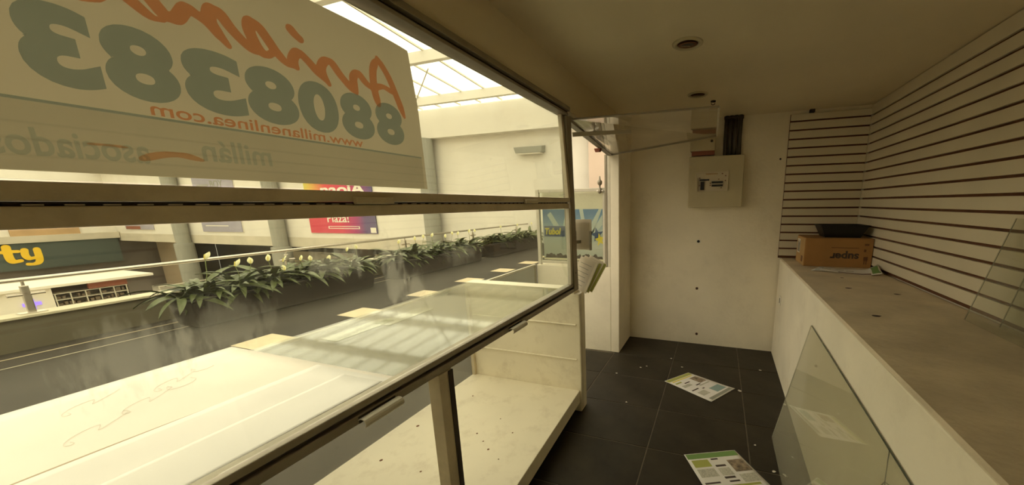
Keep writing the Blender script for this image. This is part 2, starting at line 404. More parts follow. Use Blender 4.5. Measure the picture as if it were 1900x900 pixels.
def text_data(s, bold=0.0, shear=0.0, spacing=1.0, res=4):
    """outline of a text as a flat filled mesh scaled to unit height box"""
    cu = bpy.data.curves.new('txt', 'FONT'); cu.body = s; cu.offset = bold; cu.shear = shear; cu.space_character = spacing; cu.resolution_u = res
    o = bpy.data.objects.new('txt', cu); COL.objects.link(o)
    dg = bpy.context.evaluated_depsgraph_get()
    me = bpy.data.meshes.new_from_object(o.evaluated_get(dg))
    vs_ = [v.co.copy() for v in me.vertices]; fs = [tuple(p.vertices) for p in me.polygons]
    bpy.data.objects.remove(o); bpy.data.curves.remove(cu); bpy.data.meshes.remove(me)
    x0 = min(v.x for v in vs_); x1 = max(v.x for v in vs_); y0 = min(v.y for v in vs_); y1 = max(v.y for v in vs_)
    return [((v.x - x0) / (x1 - x0), (v.y - y0) / (y1 - y0)) for v in vs_], fs

def text_obj(s, place, name, mat, parent, th_vec, **kw):
    """place(u,v) -> 3D point on the surface; th_vec gives the ink its thickness"""
    uv, fs = text_data(s, **kw)
    off = root_loc(parent); n = len(uv)
    pts = [Vector(place(u, v)) for u, v in uv]
    if th_vec is None:                    # ink film, a single layer
        me = bpy.data.meshes.new(name); me.from_pydata([tuple(p - off) for p in pts], [], fs); me.materials.append(MAT[mat])
        o = bpy.data.objects.new(name, me); COL.objects.link(o); o.parent = parent
        return o
    tv = Vector(th_vec)
    vv = [tuple(p - off) for p in pts] + [tuple(p + tv - off) for p in pts]
    ff = [tuple(reversed(f)) for f in fs] + [tuple(i + n for i in f) for f in fs]
    cnt = {}
    for f in fs:
        for a, b_ in zip(f, f[1:] + f[:1]): cnt[(a, b_)] = 1
    for (a, b_) in list(cnt):
        if (b_, a) not in cnt: ff.append((a, b_, b_ + n, a + n))
    me = bpy.data.meshes.new(name); me.from_pydata(vv, [], ff); me.materials.append(MAT[mat])
    o = bpy.data.objects.new(name, me); COL.objects.link(o); o.parent = parent
    return o

XS = -0.885           # plane of the sill and lower sash
def XW(z):            # the upper sash leans outwards a little
    return XS - 0.07 * max(0.0, z - 1.54)

# ================================================================== THE SHOP SHELL
CEIL = 2.29; YB = 3.79; YR = -1.7
fl = struct(B(-1.78, 1.20, YR, YB + 0.1, -0.12, -0.004).build('floor', 'grout'))
xs = [-1.75, -1.55, -0.95, -0.35, 0.25, 0.85]
tile_mesh = {}
for i in range(len(xs) - 1):
    y = 3.29 + 0.445
    while y > YR - 0.4:
        y0 = max(y - 0.445, YR); y1 = min(y, YB) if y < 3.7 else YB
        if y > 3.7: pass
        if y1 - y0 > 0.02 and not (xs[i + 1] < -0.9 and y > 3.3):
            w = xs[i + 1] - xs[i]; key = (round(w, 3), round(y1 - y0, 3))
            if key not in tile_mesh:
                tile_mesh[key] = B(0.0035, w - 0.0035, 0.0035, y1 - y0 - 0.0035, -0.012, 0).mesh('tile', bevel=0.0015, seg=1)
                tile_mesh[key].materials.append(MAT['tile'])
            o = bpy.data.objects.new('tile', tile_mesh[key]); COL.objects.link(o); o.parent = fl; o.location = (xs[i], y0, random.uniform(-0.0008, 0.0))
        y -= 0.445
struct(B(-1.0, 1.25, YB, YB + 0.15, 0, CEIL + 0.06).build('wall_back', 'wall'))
struct(B(1.195, 1.33, YR, YB + 0.15, 0, CEIL + 0.06).build('wall_right', 'wall'))
struct(B(-1.0, 1.25, YR - 0.12, YR, 0, CEIL + 0.06).build('wall_rear', 'wall'))
struct(B(-1.0, 1.25, YR - 0.1, YB + 0.1, CEIL, CEIL + 0.12).build('ceiling', 'ceiling'))
struct(B(-1.0, -0.905, YR, 3.31, 2.065, CEIL).build('wall_left', 'ceiling'))
# wall return beside the entrance: tall pier and low wall
wr = struct(MB().box(-0.985, -0.90, 3.31, YB, 0, CEIL).build('wall_pier', 'wall', bevel=0.004))
struct(MB().box(-1.80, -0.986, 3.31, 3.42, 0, 0.885).build('wall_low', 'wall', bevel=0.004))

# ---------------------------------------------------------------- slat walls
gro = [2.198 - 0.0756 * k for k in range(17)]
def slatwall(name, label, mk, back, top, bottom):
    t = thing(name, label, 'slat wall', back['loc'])
    back['mb'].build('backing', 'mdf', t)
    edges = [top] + gro + [bottom]
    for k in range(len(edges) - 1):
        z1 = edges[k] - (0.0 if k == 0 else 0.007); z0 = edges[k + 1] + (0.007 if k < len(edges) - 2 else 0)
        if z1 - z0 < 0.01: continue
        mk(z0, z1).build('slat', 'slat', t, bevel=0.0015, seg=1)
    return t
slatwall('slat_wall', 'long cream slatted display wall along the right side above the counter',
         lambda z0, z1: B(1.17, 1.187, YR + 0.01, 3.775, z0, z1),
         dict(loc=(1.185, 1, 0.97), mb=B(1.1868, 1.195, YR + 0.01, 3.775, 0.972, 2.285)), 2.283, 0.972)
slatwall('slat_wall', 'short cream slatted panel on the back wall behind the cardboard box',
         lambda z0, z1: B(0.563, 1.1695, 3.765, 3.779, z0, z1),
         dict(loc=(0.86, 3.78, 0.97), mb=B(0.561, 1.1695, 3.779, 3.79, 0.972, 2.259)), 2.257, 0.972)

# ---------------------------------------------------------------- counter on the right
ct = thing('service_counter', 'white plastered counter with bare grey concrete top along the right wall', 'counter', (0.85, 1.0, 0))
def cx(y): return 0.522 + 0.0145 * y
MB().hexa([(cx(YR), YR + 0.004, 0), (1.169, YR + 0.004, 0), (1.169, YB - 0.026, 0), (cx(YB), YB - 0.026, 0), (cx(YR), YR + 0.004, 0.962), (1.169, YR + 0.004, 0.962), (1.169, YB - 0.026, 0.962), (cx(YB), YB - 0.026, 0.962)]).build('front_panel', 'wall', ct, bevel=0.006)
MB().hexa([(cx(YR) + 0.004, YR + 0.004, 0.9625), (1.169, YR + 0.004, 0.9625), (1.169, YB - 0.026, 0.9625), (cx(YB) + 0.004, YB - 0.026, 0.9625), (cx(YR) + 0.012, YR + 0.004, 0.971), (1.169, YR + 0.004, 0.971), (1.169, YB - 0.026, 0.971), (cx(YB) + 0.012, YB - 0.026, 0.971)]).build('counter_top', 'concrete', ct)
for (x, y, a, l) in [(0.78, 2.52, 0.2, 0.05), (0.99, 2.42, -0.3, 0.045), (0.72, 1.92, 0.5, 0.055), (0.84, 2.86, 0.1, 0.03), (1.05, 1.45, 0.4, 0.03)]:
    pts = [(x + l * math.cos(a + k) * (0.6 if k % 2 else 1) * 0.5, y + l * math.sin(k + a) * 0.28, 0.9712) for k in [i * math.pi / 4 for i in range(8)]]
    MB().poly(pts, (0, 0, 1), 0.0006).build('stain', 'ink', ct)
sk = thing('wall_switch', 'small white switch plate on the counter front near the back wall', 'switch', (0.575, 3.49, 0.57))
B(0.5655, 0.574, 3.46, 3.53, 0.575, 0.66).build('plate', 'white', sk, bevel=0.003)
B(0.5635, 0.566, 3.485, 3.505, 0.595, 0.64).build('rocker', 'alu_dark', sk, bevel=0.001)

# ---------------------------------------------------------------- window over the display case
YE = 2.075            # inner face of the end post
w1 = struct(bpy.data.objects.new('window_1', None)); COL.objects.link(w1); w1.location = (XS, 0.2, 0.94)
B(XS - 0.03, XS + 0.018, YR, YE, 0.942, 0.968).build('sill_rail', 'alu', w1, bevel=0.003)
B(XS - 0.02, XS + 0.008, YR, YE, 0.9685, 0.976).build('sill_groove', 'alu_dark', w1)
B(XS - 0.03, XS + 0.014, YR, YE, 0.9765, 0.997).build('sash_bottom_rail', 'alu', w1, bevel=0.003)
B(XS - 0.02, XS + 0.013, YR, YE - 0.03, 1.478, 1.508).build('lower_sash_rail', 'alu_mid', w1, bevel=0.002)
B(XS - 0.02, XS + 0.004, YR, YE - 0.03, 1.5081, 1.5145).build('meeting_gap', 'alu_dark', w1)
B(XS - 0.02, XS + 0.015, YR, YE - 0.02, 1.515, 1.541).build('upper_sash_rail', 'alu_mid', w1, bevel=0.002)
dash = MB(); y = 0.21
while y < 1.98:
    dash.box(XS + 0.004, XS + 0.0075, y, y + 0.017, 1.5088, 1.5108); y += 0.034
d = dash.build('seal_teeth', 'alu_light', w1); d['kind'] = 'stuff'
shear = lambda p: (p.x + XW(p.z) - XS, p.y, p.z)
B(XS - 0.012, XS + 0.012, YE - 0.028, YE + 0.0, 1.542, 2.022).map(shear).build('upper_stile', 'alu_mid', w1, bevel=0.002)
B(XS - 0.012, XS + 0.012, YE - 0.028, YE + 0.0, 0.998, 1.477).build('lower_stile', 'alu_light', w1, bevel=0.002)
B(XS - 0.004, XS + 0.0005, YR, YE - 0.026, 1.0, 1.477).build('lower_pane', 'glass_low', w1)
B(XS - 0.0025, XS + 0.002, YR, YE - 0.026, 1.544, 2.012).map(shear).build('upper_pane', 'glass', w1)
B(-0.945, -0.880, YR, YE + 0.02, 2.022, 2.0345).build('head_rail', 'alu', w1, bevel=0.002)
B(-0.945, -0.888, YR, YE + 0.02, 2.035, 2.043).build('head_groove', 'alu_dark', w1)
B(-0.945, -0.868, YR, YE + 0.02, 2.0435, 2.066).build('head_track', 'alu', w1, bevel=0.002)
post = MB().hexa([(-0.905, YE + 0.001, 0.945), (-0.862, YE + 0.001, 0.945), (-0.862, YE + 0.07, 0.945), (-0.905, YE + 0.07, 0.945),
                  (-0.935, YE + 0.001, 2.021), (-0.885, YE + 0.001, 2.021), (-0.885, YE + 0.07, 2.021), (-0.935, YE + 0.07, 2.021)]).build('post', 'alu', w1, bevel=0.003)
for z in (1.06, 1.25, 1.46, 1.6, 1.85):
    x = -0.862 - 0.0205 * (z - 0.945) / 0.5 + 0.001
    B(x - 0.004, x + 0.002, YE + 0.03, YE + 0.04, z, z + 0.008).build('screw', 'alu_dark', post)
for (y0, y1) in ((0.585, 0.705), (1.30, 1.42), (-0.6, -0.48)):           # curled pull handles under the sill
    h = MB(); n = 9
    prof = []
    for k in range(n):
        a = math.radians(150 - 200 * k / (n - 1)); prof.append((XS + 0.032 + 0.016 * math.cos(a), 0.948 + 0.014 * math.sin(a)))
    prof2 = [(XS + 0.032 + (x - XS - 0.032) * 0.8, 0.948 + (z - 0.948) * 0.8) for x, z in prof][::-1]
    h.poly([(x, y0, z) for x, z in prof + prof2], (0, 1, 0), y1 - y0)
    ho = h.build('pull_handle', 'alu_light', w1)
    B(XS + 0.0145, XS + 0.0185, y0 + 0.003, y1 - 0.003, 0.943, 0.963).build('handle_plate', 'alu_dark', ho)
for (y0, y1) in ((0.664, 0.775), (1.50, 1.62)):                           # flat pulls on the meeting rail
    B(XS + 0.0155, XS + 0.030, y0, y1, 1.509, 1.527).build('rail_pull', 'alu_mid', w1, bevel=0.003)

# ---------------------------------------------------------------- display case
dc = thing('display_case', 'cream display case with dusty glass top and open back below the window', 'display case', (-1.35, 1.0, 0))
XO = -1.82
def sx(y): return -0.80 - 0.0452 * y      # front edge of the base board runs slightly askew
MB().hexa([(XO, YR, 0.075), (sx(YR) - 0.02, YR, 0.075), (-0.895, 2.2, 0.075), (XO, 2.2, 0.075), (XO, YR, 0.17), (sx(YR) - 0.02, YR, 0.17), (-0.895, 2.2, 0.17), (XO, 2.2, 0.17)]).build('base_shelf', 'melamine', dc, bevel=0.003)
B(XO + 0.03, -1.12, YR, 2.2, 0.0, 0.0745).build('plinth', 'extdark', dc)
ep = B(XO, -0.884, 2.201, 2.31, 0.0, 0.895).build('end_panel', 'melamine', dc, bevel=0.004)
for z in (0.41, 0.672):
    MB().tube([(XO + 0.05, 2.194, z), (-0.91, 2.194, z)], 0.0065, 8).build('shelf_rail', 'melamine', ep)
B(-0.8835, -0.8815, 2.203, 2.245, 0.02, 0.893).build('end_trim', 'melamine_edge', ep)
B(XO, -0.92, YR, 2.2, 0.918, 0.926).build('top_glass', 'glass_case', dc)
B(XO, -0.92, 2.201, 2.30, 0.896, 0.929).build('top_end_strip', 'melamine', dc, bevel=0.002)
B(XO - 0.001, XO + 0.012, YR, 2.19, 0.905, 0.9175).build('top_edge_rail', 'alu_light', dc)
B(XO, XO + 0.006, YR, 2.175, 0.1705, 0.9045).build('outer_glass', 'glass_outer', dc)
B(XO, XO + 0.03, 2.176, 2.2, 0.1705, 0.9045).build('corner_post', 'alu_mid', dc, bevel=0.002)
for yc in (0.90, -0.85):
    o = B(-0.915, -0.865, yc - 0.03, yc + 0.032, 0.1705, 0.941).build('divider_post', 'alu_mid', dc, bevel=0.002)
    B(-0.864, -0.8605, yc + 0.012, yc + 0.0325, 0.172, 0.94).build('dark_strip', 'alu_dark', o)  # dark strip laid along one edge of the post face
B(-0.935, -0.90, YR, 2.2, 0.9265, 0.941).build('top_inner_rail', 'melamine_edge', dc)
for (x, y, r) in [(-1.3, 1.55, .006), (-1.22, 1.5, .005), (-1.15, 1.45, .007), (-1.1, 1.62, .005), (-1.38, 1.2, .006), (-1.7, 1.5, .01), (-1.6, 1.9, .006), (-1.65, 1.2, .009), (-1.25, 1.72, .004), (-1.05, 1.4, .004)]:
    MB().lathe((x, y, 0.1702), [(r, 0), (r * 0.6, 0.002), (0.0002, 0.0022)], 7).build('crumb', 'ink_brown', dc)

# ---------------------------------------------------------------- rental sign stuck on the upper pane
SG = thing('rental_sign', 'large rental sign sheet stuck on the upper window pane, lettering seen mirrored', 'sign', (XW(1.75) - 0.01, 0.5, 1.56))
def SP(y, z, dx=0.0):
    x = XW(z) - 0.0065
    k = abs(x) / 0.895
    y2 = y * k; z2 = 1.5 + (z - 1.5) * k
    curl = 0.012 * max(0, (y - 0.80) / 0.13) ** 2 * max(0, (z - 1.80) / 0.15)
    return (XW(z2) - 0.0065 - curl + dx, y2, z2)
def sgrid(u, v):
    y = -0.35 + u * 1.292; z = 1.556 + v * (1.958 - 1.556)
    ye = y - 0.006 * u * v
    return SP(ye, z)
sm = MB(); nu, nv = 40, 16
for s in (0,):
    for i in range(nu + 1):
        for j in range(nv + 1):
            p = sgrid(i / nu, j / nv); sm.v.append((p[0] - s * 0.0008, p[1], p[2]))
K = (nu + 1) * (nv + 1)
for s in (0,):
    for i in range(nu):
        for j in range(nv):
            a = s * K + i * (nv + 1) + j; sm.f.append((a, a + 1, a + nv + 2, a + nv + 1))
sm.build('sheet', 'sign', SG)
def film_strip(z0, z1, dx, name, mat):
    mb = MB()
    for k in range(33):
        y = -0.34 + k * 1.27 / 32; mb.v += [SP(y, z0, dx), SP(y, z1, dx)]
    mb.f = [(2 * k, 2 * k + 1, 2 * k + 3, 2 * k + 2) for k in range(32)]
    return mb.build(name, mat, SG)
film_strip(1.557, 1.6485, 0.0004, 'pale_band', 'sign_band')
film_strip(1.6485, 1.6525, 0.0005, 'rule_line', 'sign_grey')
# digits read 8808383 from outside
digs = [('8', .873, .783), ('8', .776, .687), ('0', .681, .592), ('8', .590, .498), ('3', .495, .409), ('8', .403, .322), ('3', .318, .250)]
for (c, ya, yb) in digs:
    text_obj(c, lambda u, v, ya=ya, yb=yb: SP(ya + (yb - ya) * u, 1.675 + 0.110 * v, 0.0007), 'digit', 'sign_grey', SG, None, bold=0.05, res=6)
text_obj('www.millanenlinea.com', lambda u, v: SP(0.735 - 0.376 * u, 1.6545 + 0.0215 * v, 0.0008), 'web_address', 'sign_red', SG, None, bold=0.012)
text_obj('millán', lambda u, v: SP(0.519 - 0.108 * u, 1.587 + 0.040 * v, 0.0008), 'agency_name', 'sign_faint', SG, None, bold=0.02)
text_obj('asociados', lambda u, v: SP(0.345 - 0.142 * u, 1.576 + 0.038 * v, 0.0008), 'agency_name', 'sign_faint', SG, None, bold=0.02)
import numpy as np
def brush(strokes, w, mat, name, dx, cell=0.0024, taper=True, place=None, parent=None, zmax=1.955):
    """all strokes of a word merged into one layer of ink"""
    place = place or SP; parent = parent or SG
    segs = []
    for pts in strokes:
        P = [Vector((p[0], p[1])) for p in pts]; L = []
        for i in range(len(P) - 1):
            p0 = P[max(i - 1, 0)]; p1 = P[i]; p2 = P[i + 1]; p3 = P[min(i + 2, len(P) - 1)]
            for k in range(5):
                t = k / 5
                L.append(0.5 * ((2 * p1) + (p2 - p0) * t + (2 * p0 - 5 * p1 + 4 * p2 - p3) * t * t + (3 * p1 - p0 - 3 * p2 + p3) * t ** 3))
        L.append(P[-1]); n = len(L)
        for i in range(n - 1):
            d = (L[i + 1] - L[i]).normalized()
            segs.append((L[i], L[i + 1], 0.5 * w * (0.6 + 0.55 * abs(d.y)) * (min(1, 0.45 + 3 * min(i, n - 1 - i) / n) if taper else 1)))
    ya = min(min(a.x, b.x) for a, b, _ in segs) - w; yb = max(max(a.x, b.x) for a, b, _ in segs) + w
    za = min(min(a.y, b.y) for a, b, _ in segs) - w; zb = min(max(max(a.y, b.y) for a, b, _ in segs) + w, zmax)
    ny = int((yb - ya) / cell); nz = int((zb - za) / cell)
    gy, gz = np.meshgrid(np.linspace(ya, yb, ny), np.linspace(za, zb, nz), indexing='ij')
    D = np.full(gy.shape, 1.0)
    for a, b, hw in segs:
        vx, vy = b.x - a.x, b.y - a.y; t = np.clip(((gy - a.x) * vx + (gz - a.y) * vy) / (vx * vx + vy * vy + 1e-12), 0, 1)
        D = np.minimum(D, np.hypot(gy - a.x - t * vx, gz - a.y - t * vy) - hw)
    mb = MB(); cache = {}
    def vert(key, y, z):
        if key not in cache: cache[key] = len(mb.v); mb.v.append(place(float(y), float(z), dx))
        return cache[key]
    for i in range(ny - 1):
        for j in range(nz - 1):
            cs = [(i, j), (i + 1, j), (i + 1, j + 1), (i, j + 1)]
            ins = [D[c] < 0 for c in cs]
            if not any(ins): continue
            poly = []
            for k in range(4):
                c, e = cs[k], cs[(k + 1) % 4]
                if ins[k]: poly.append(vert(c, gy[c], gz[c]))
                if ins[k] != ins[(k + 1) % 4]:
                    t = D[c] / (D[c] - D[e]); kk = (min(c, e), max(c, e))
                    poly.append(vert(kk, gy[c] + (gy[e] - gy[c]) * t, gz[c] + (gz[e] - gz[c]) * t))
            if len(poly) >= 3: mb.f.append(tuple(poly))
    return mb.build(name, mat, parent)
brush([
    [(0.881, 1.76), (0.865, 1.802), (0.842, 1.856), (0.812, 1.894)], [(0.812, 1.891), (0.795, 1.862), (0.791, 1.815), (0.798, 1.775)], [(0.857, 1.816), (0.818, 1.825), (0.784, 1.81)],
    [(0.79, 1.808), (0.767, 1.821), (0.748, 1.837), (0.733, 1.821), (0.736, 1.789)],
    [(0.738, 1.787), (0.723, 1.796), (0.7, 1.818), (0.681, 1.84), (0.665, 1.837), (0.655, 1.816), (0.668, 1.789)],
    [(0.668, 1.79), (0.645, 1.808), (0.626, 1.826), (0.608, 1.836), (0.595, 1.816), (0.601, 1.803)], [(0.598, 1.882), (0.608, 1.872), (0.619, 1.865)],
    [(0.603, 1.803), (0.583, 1.805), (0.564, 1.823), (0.553, 1.84), (0.54, 1.858), (0.527, 1.862), (0.523, 1.844), (0.533, 1.817), (0.547, 1.809), (0.563, 1.824)],
    [(0.547, 1.809), (0.526, 1.809), (0.508, 1.821), (0.492, 1.838), (0.48, 1.856), (0.468, 1.857), (0.463, 1.838), (0.472, 1.82), (0.484, 1.803)],
    [(0.471, 1.813), (0.459, 1.831), (0.444, 1.84), (0.433, 1.843), (0.418, 1.821), (0.405, 1.819), (0.394, 1.833), (0.37, 1.87), (0.345, 1.92)],
    [(0.401, 1.81), (0.385, 1.811), (0.36, 1.83), (0.325, 1.845), (0.30, 1.84), (0.288, 1.82), (0.305, 1.806), (0.33, 1.815), (0.335, 1.835), (0.32, 1.848)]], 0.019, 'sign_red', 'brush_lettering', 0.0010)
brush([[(0.41, 1.588), (0.385, 1.594), (0.36, 1.592), (0.335, 1.583)]], 0.014, 'sign_orange', 'swoosh', 0.0010)
brush([[(0.325, 1.598), (0.305, 1.600), (0.285, 1.599)]], 0.006, 'sign_orange', 'swoosh', 0.0010)

# ---------------------------------------------------------------- paper sheets on the glass top
def paper(label, mat, ya, yb, xa, xb, z, amp, seed, skew=0.0, lift=0.0):
    rr = random.Random(seed); ph = [rr.uniform(0, 6) for _ in range(4)]
    def fn(u, v):
        y = ya + (yb - ya) * u; x = xa + (xb - xa) * v + skew * u
        zz = z + amp * (0.5 + 0.5 * math.sin(3.1 * u + ph[0] + 2 * v)) * 0.6 + amp * 0.4 * (0.5 + 0.5 * math.sin(7 * u + ph[1]))
        zz += lift * max(0, (u - 0.85) / 0.15) ** 2
        return (x, y, zz)
    o = MB().grid(fn, 26, 12, 0.0012).build('paper_sheet', mat, smooth=True)
    tag(o, label, 'paper', 'paper sheets on the case')
    return o
paper('widest paper sheet at the bottom of the pile, reaching the outer edge of the case', 'paper_warm', -0.9, 0.84, -1.93, -0.965, 0.9285, 0.001, 1)
paper('upper paper sheet with a long raised edge, nearest the window sill', 'paper', -0.9, 0.815, -1.40, -1.005, 0.9325, 0.006, 2, skew=0.03)
paper('narrow creased paper strip on top of the pile next to the sill rail', 'paper', -0.8, 0.78, -1.17, -0.99, 0.9425, 0.005, 3, skew=-0.02)
base_sheet = [o for o in bpy.data.objects if o.name.startswith('paper_sheet') and 'bottom' in o['label']][0]
for (xa, ya, n_) in ((-1.52, 0.30, 7), (-1.60, 0.42, 9), (-1.70, 0.52, 8), (-1.75, 0.36, 6)):
    pts = [(xa + 0.035 * math.sin(1.9 * k) * (1 - 0.4 * (k % 3) / 3) - 0.01 * k, ya + 0.022 * k + 0.02 * math.cos(2.3 * k), 0.9318) for k in [q / 5 for q in range(n_ * 5)]]
    MB().tube(pts, 0.0006, 4).build('pencil_mark', 'pencil', base_sheet)
MB().grid(lambda u, v: (-1.412 + 0.018 * v + 0.03 * u + 0.004 * math.sin(9 * u), -0.2 + u * 0.98, 0.9312 + 0.003 * v), 20, 2, 0.0008).build('seam_shadow', 'beigewall')  # brown strip that paints in the shadow line along the sheets' seam
bpy.data.objects['seam_shadow'].name = 'seam_shadow_line'
tag(bpy.data.objects['seam_shadow_line'], 'thin brown strip painted as the seam shadow between the white sheets', 'paper', 'paper sheets on the case')
for k, (ya, x) in enumerate([(1.25, -1.62), (1.02, -1.66)]):
    o = B(x, x + 0.1, ya, ya + 0.3, 0.9262, 0.9275).build('glass_strip', 'glass_case')
    tag(o, ['short loose glass strip lying on the case top farther from the papers', 'short loose glass strip lying on the case top close to the papers'][k], 'glass strip', 'loose strips on the case top')

# ================================================================== ENTRANCE CORNER
w2 = struct(bpy.data.objects.new('window_2', None)); COL.objects.link(w2); w2.location = (-0.92, 2.7, 1.95)
MB().bar((-0.915, YE + 0.07, 2.015), (-0.985, 3.31, 1.955), 0.045, 0.03).build('header_rail', 'alu', w2, bevel=0.003)
MB().bar((-0.915, YE + 0.07, 2.042), (-0.985, 3.31, 2.042), 0.05, 0.022).build('head_track', 'alu_light', w2, bevel=0.003)
# the opened flap, hinged at the header and hooked up under the ceiling
A_ = Vector((-0.885, 2.155, 2.012)); B_ = Vector((-0.03, 2.155, 2.005)); C_ = Vector((-0.05, 3.29, 2.045)); D_ = Vector((-0.965, 3.29, 1.945))
nrm = (B_ - A_).cross(D_ - A_).normalized()
MB().hexa([A_, B_, C_, D_, A_ + nrm * 0.005, B_ + nrm * 0.005, C_ + nrm * 0.005, D_ + nrm * 0.005]).build('flap_pane', 'acrylic', w2)
MB().bar(A_, B_, 0.012, 0.010).build('flap_rail', 'alu', w2, bevel=0.002)
MB().bar(B_ + Vector((0, 0.012, 0)), C_ - Vector((0, 0.012, 0)), 0.012, 0.012).build('flap_rail', 'alu_light', w2, bevel=0.002)
MB().bar(D_, C_, 0.016, 0.014).build('flap_rail', 'alu', w2, bevel=0.002)
MB().bar((-0.885, 2.16, 1.925), (-0.60, 2.52, 1.985), 0.008, 0.026).build('stay_arm', 'alu_light', w2, bevel=0.002)
ck = thing('ceiling_hook', 'small dark metal hook screwed into the ceiling above the flap corner', 'hook', (-0.09, 3.17, 2.27))
MB().lathe((-0.09, 3.17, 2.2805), [(0.02, 0), (0.02, 0.008), (0.0002, 0.0085)], 12, True).build('rose', 'alu_dark', ck)
MB().tube([(-0.09 + 0.014 * math.cos(a), 3.17, 2.272 + 0.014 * math.sin(a)) for a in [math.radians(100 + 30 * k) for k in range(10)]], 0.003, 6).build('ring', 'alu_dark', ck)

# glazed return above the low wall with the blue poster behind it
w3 = struct(bpy.data.objects.new('window_3', None)); COL.objects.link(w3); w3.location = (-1.4, 3.34, 0.885)
for (x0, x1, m_) in ((-1.045, -1.022, 'alu'), (-1.018, -0.99, 'alu_light')):
    B(x0, x1, 3.32, 3.36, 0.886, 1.955).build('mullion', m_, w3, bevel=0.002)
B(-1.79, -1.755, 3.325, 3.36, 0.886, 1.655).build('mullion', 'alu_light', w3, bevel=0.002)
B(-1.754, -1.046, 3.33, 3.36, 1.625, 1.655).build('top_rail', 'alu_light', w3, bevel=0.002)
B(-1.754, -1.046, 3.33, 3.36, 0.90, 0.93).build('bottom_rail', 'alu_light', w3, bevel=0.002)
B(-1.07, -1.05, 3.332, 3.358, 0.931, 1.624).build('inner_stile', 'alu_light', w3)
B(-1.754, -1.07, 3.3405, 3.345, 0.93, 1.625).build('pane', 'glass', w3)
B(-1.754, -1.071, 3.40, 3.405, 0.93, 1.625).build('back_board', 'wall', w3)
ps = thing('poster', 'blue advertising poster with yellow lettering behind glass by the entrance', 'poster', (-1.41, 3.395, 0.95))
B(-1.752, -1.092, 3.3965, 3.3995, 0.95, 1.455).build('print', MAT['blueposter'], ps)
# the print's gradient runs in the object's own height
mr_ = [n for n in MAT['blueposter'].node_tree.nodes if n.type == 'MAP_RANGE'][0]; mr_.inputs[1].default_value = 0.0; mr_.inputs[2].default_value = 0.505
def pp(x, z, k=1): return (x, 3.3964 - 0.0003 * k, z)
for tri in ([(-1.13, 1.455), (-1.10, 1.455), (-1.20, 1.20), (-1.28, 1.20)], [(-1.095, 1.40), (-1.095, 1.30), (-1.19, 1.19), (-1.22, 1.21)], [(-1.34, 1.455), (-1.30, 1.455), (-1.26, 1.22), (-1.30, 1.22)],
            [(-1.70, 1.40), (-1.66, 1.43), (-1.55, 1.26), (-1.60, 1.24)], [(-1.48, 1.45), (-1.42, 1.45), (-1.5, 1.26), (-1.53, 1.26)]):
    MB().poly([pp(*q) for q in tri], (0, 1, 0), 0.0004).build('light_ray', 'paleray', ps)
B(-1.738, -1.50, 3.3950, 3.3962, 1.175, 1.285).build('name_panel', 'navy', ps)
text_obj('Tubol', lambda u, v: (-1.732 + 0.185 * u, 3.3938, 1.195 + 0.07 * v), 'lettering', 'yellow_print', ps, (0, 0.0012, 0), bold=0.04, shear=0.2)
st5 = [(math.cos(math.radians(90 + 36 * k + 12)) * (0.075 if k % 2 == 0 else 0.032), math.sin(math.radians(90 + 36 * k + 12)) * (0.075 if k % 2 == 0 else 0.032)) for k in range(10)]
MB().poly([pp(-1.15 + 1.0 * x, 1.20 + 1.0 * z, 4) for x, z in st5], (0, 1, 0), 0.0004).build('star', 'navy', ps)
MB().poly([pp(-1.122 + 0.75 * x, 1.15 + 0.95 * z, 7) for x, z in st5], (0, 1, 0), 0.0004).build('star', 'yellow_print', ps)
gr_ = [(-1.735, 0.952)]
for k in range(40):
    gr_.append((-1.735 + 0.643 * (k + 0.5) / 40, 0.985 + random.uniform(-0.014, 0.02)))
gr_.append((-1.092, 0.952))
MB().poly([pp(*q, 2) for q in gr_], (0, 1, 0), 0.0004).build('crowd_silhouette', 'ink', ps)
ft = thing('pipe_fitting', 'small brass pipe fitting on top of the glazed frame', 'fitting', (-1.09, 3.31, 1.64))
MB().lathe((-1.09, 3.315, 1.60), [(0.006, 0), (0.02, 0.01), (0.02, 0.035), (0.008, 0.05), (0.008, 0.075), (0.022, 0.09), (0.024, 0.115), (0.010, 0.13), (0.006, 0.16), (0.0003, 0.165)], 14).build('body', 'alu', ft, smooth=True)
MB().tube([(-1.12, 3.315, 1.625), (-1.06, 3.315, 1.625)], 0.008, 8).build('arm', 'steel', ft)
oc = tag(MB().hexa([(-1.005, 2.94, 1.925), (-0.965, 2.94, 1.925), (-0.965, 2.98, 1.93), (-1.005, 2.98, 1.93), (-1.012, 2.93, 1.955), (-0.958, 2.93, 1.955), (-0.958, 2.99, 1.96), (-1.012, 2.99, 1.96)]).build('clip', 'redshelf', bevel=0.004),
         'small red-brown clip hanging under the entrance header rail', 'clip')
# low glass gate closing the entrance towards the corridor
gt = thing('low_gate', 'low glass gate with thin pale frame between case and low wall', 'gate', (XO, 2.8, 0))
B(XO - 0.008, XO + 0.012, 2.315, 3.305, 0.872, 0.89).build('top_rail', 'alu_light', gt, bevel=0.002)
B(XO - 0.008, XO + 0.012, 2.315, 3.305, 0.03, 0.06).build('bottom_rail', 'alu', gt, bevel=0.002)
for y in (2.315, 3.285): B(XO - 0.008, XO + 0.012, y, y + 0.02, 0.0, 0.8715).build('stile', 'alu', gt, bevel=0.002)
B(XO, XO + 0.005, 2.336, 3.284, 0.061, 0.8715).build('pane', 'glass', gt)
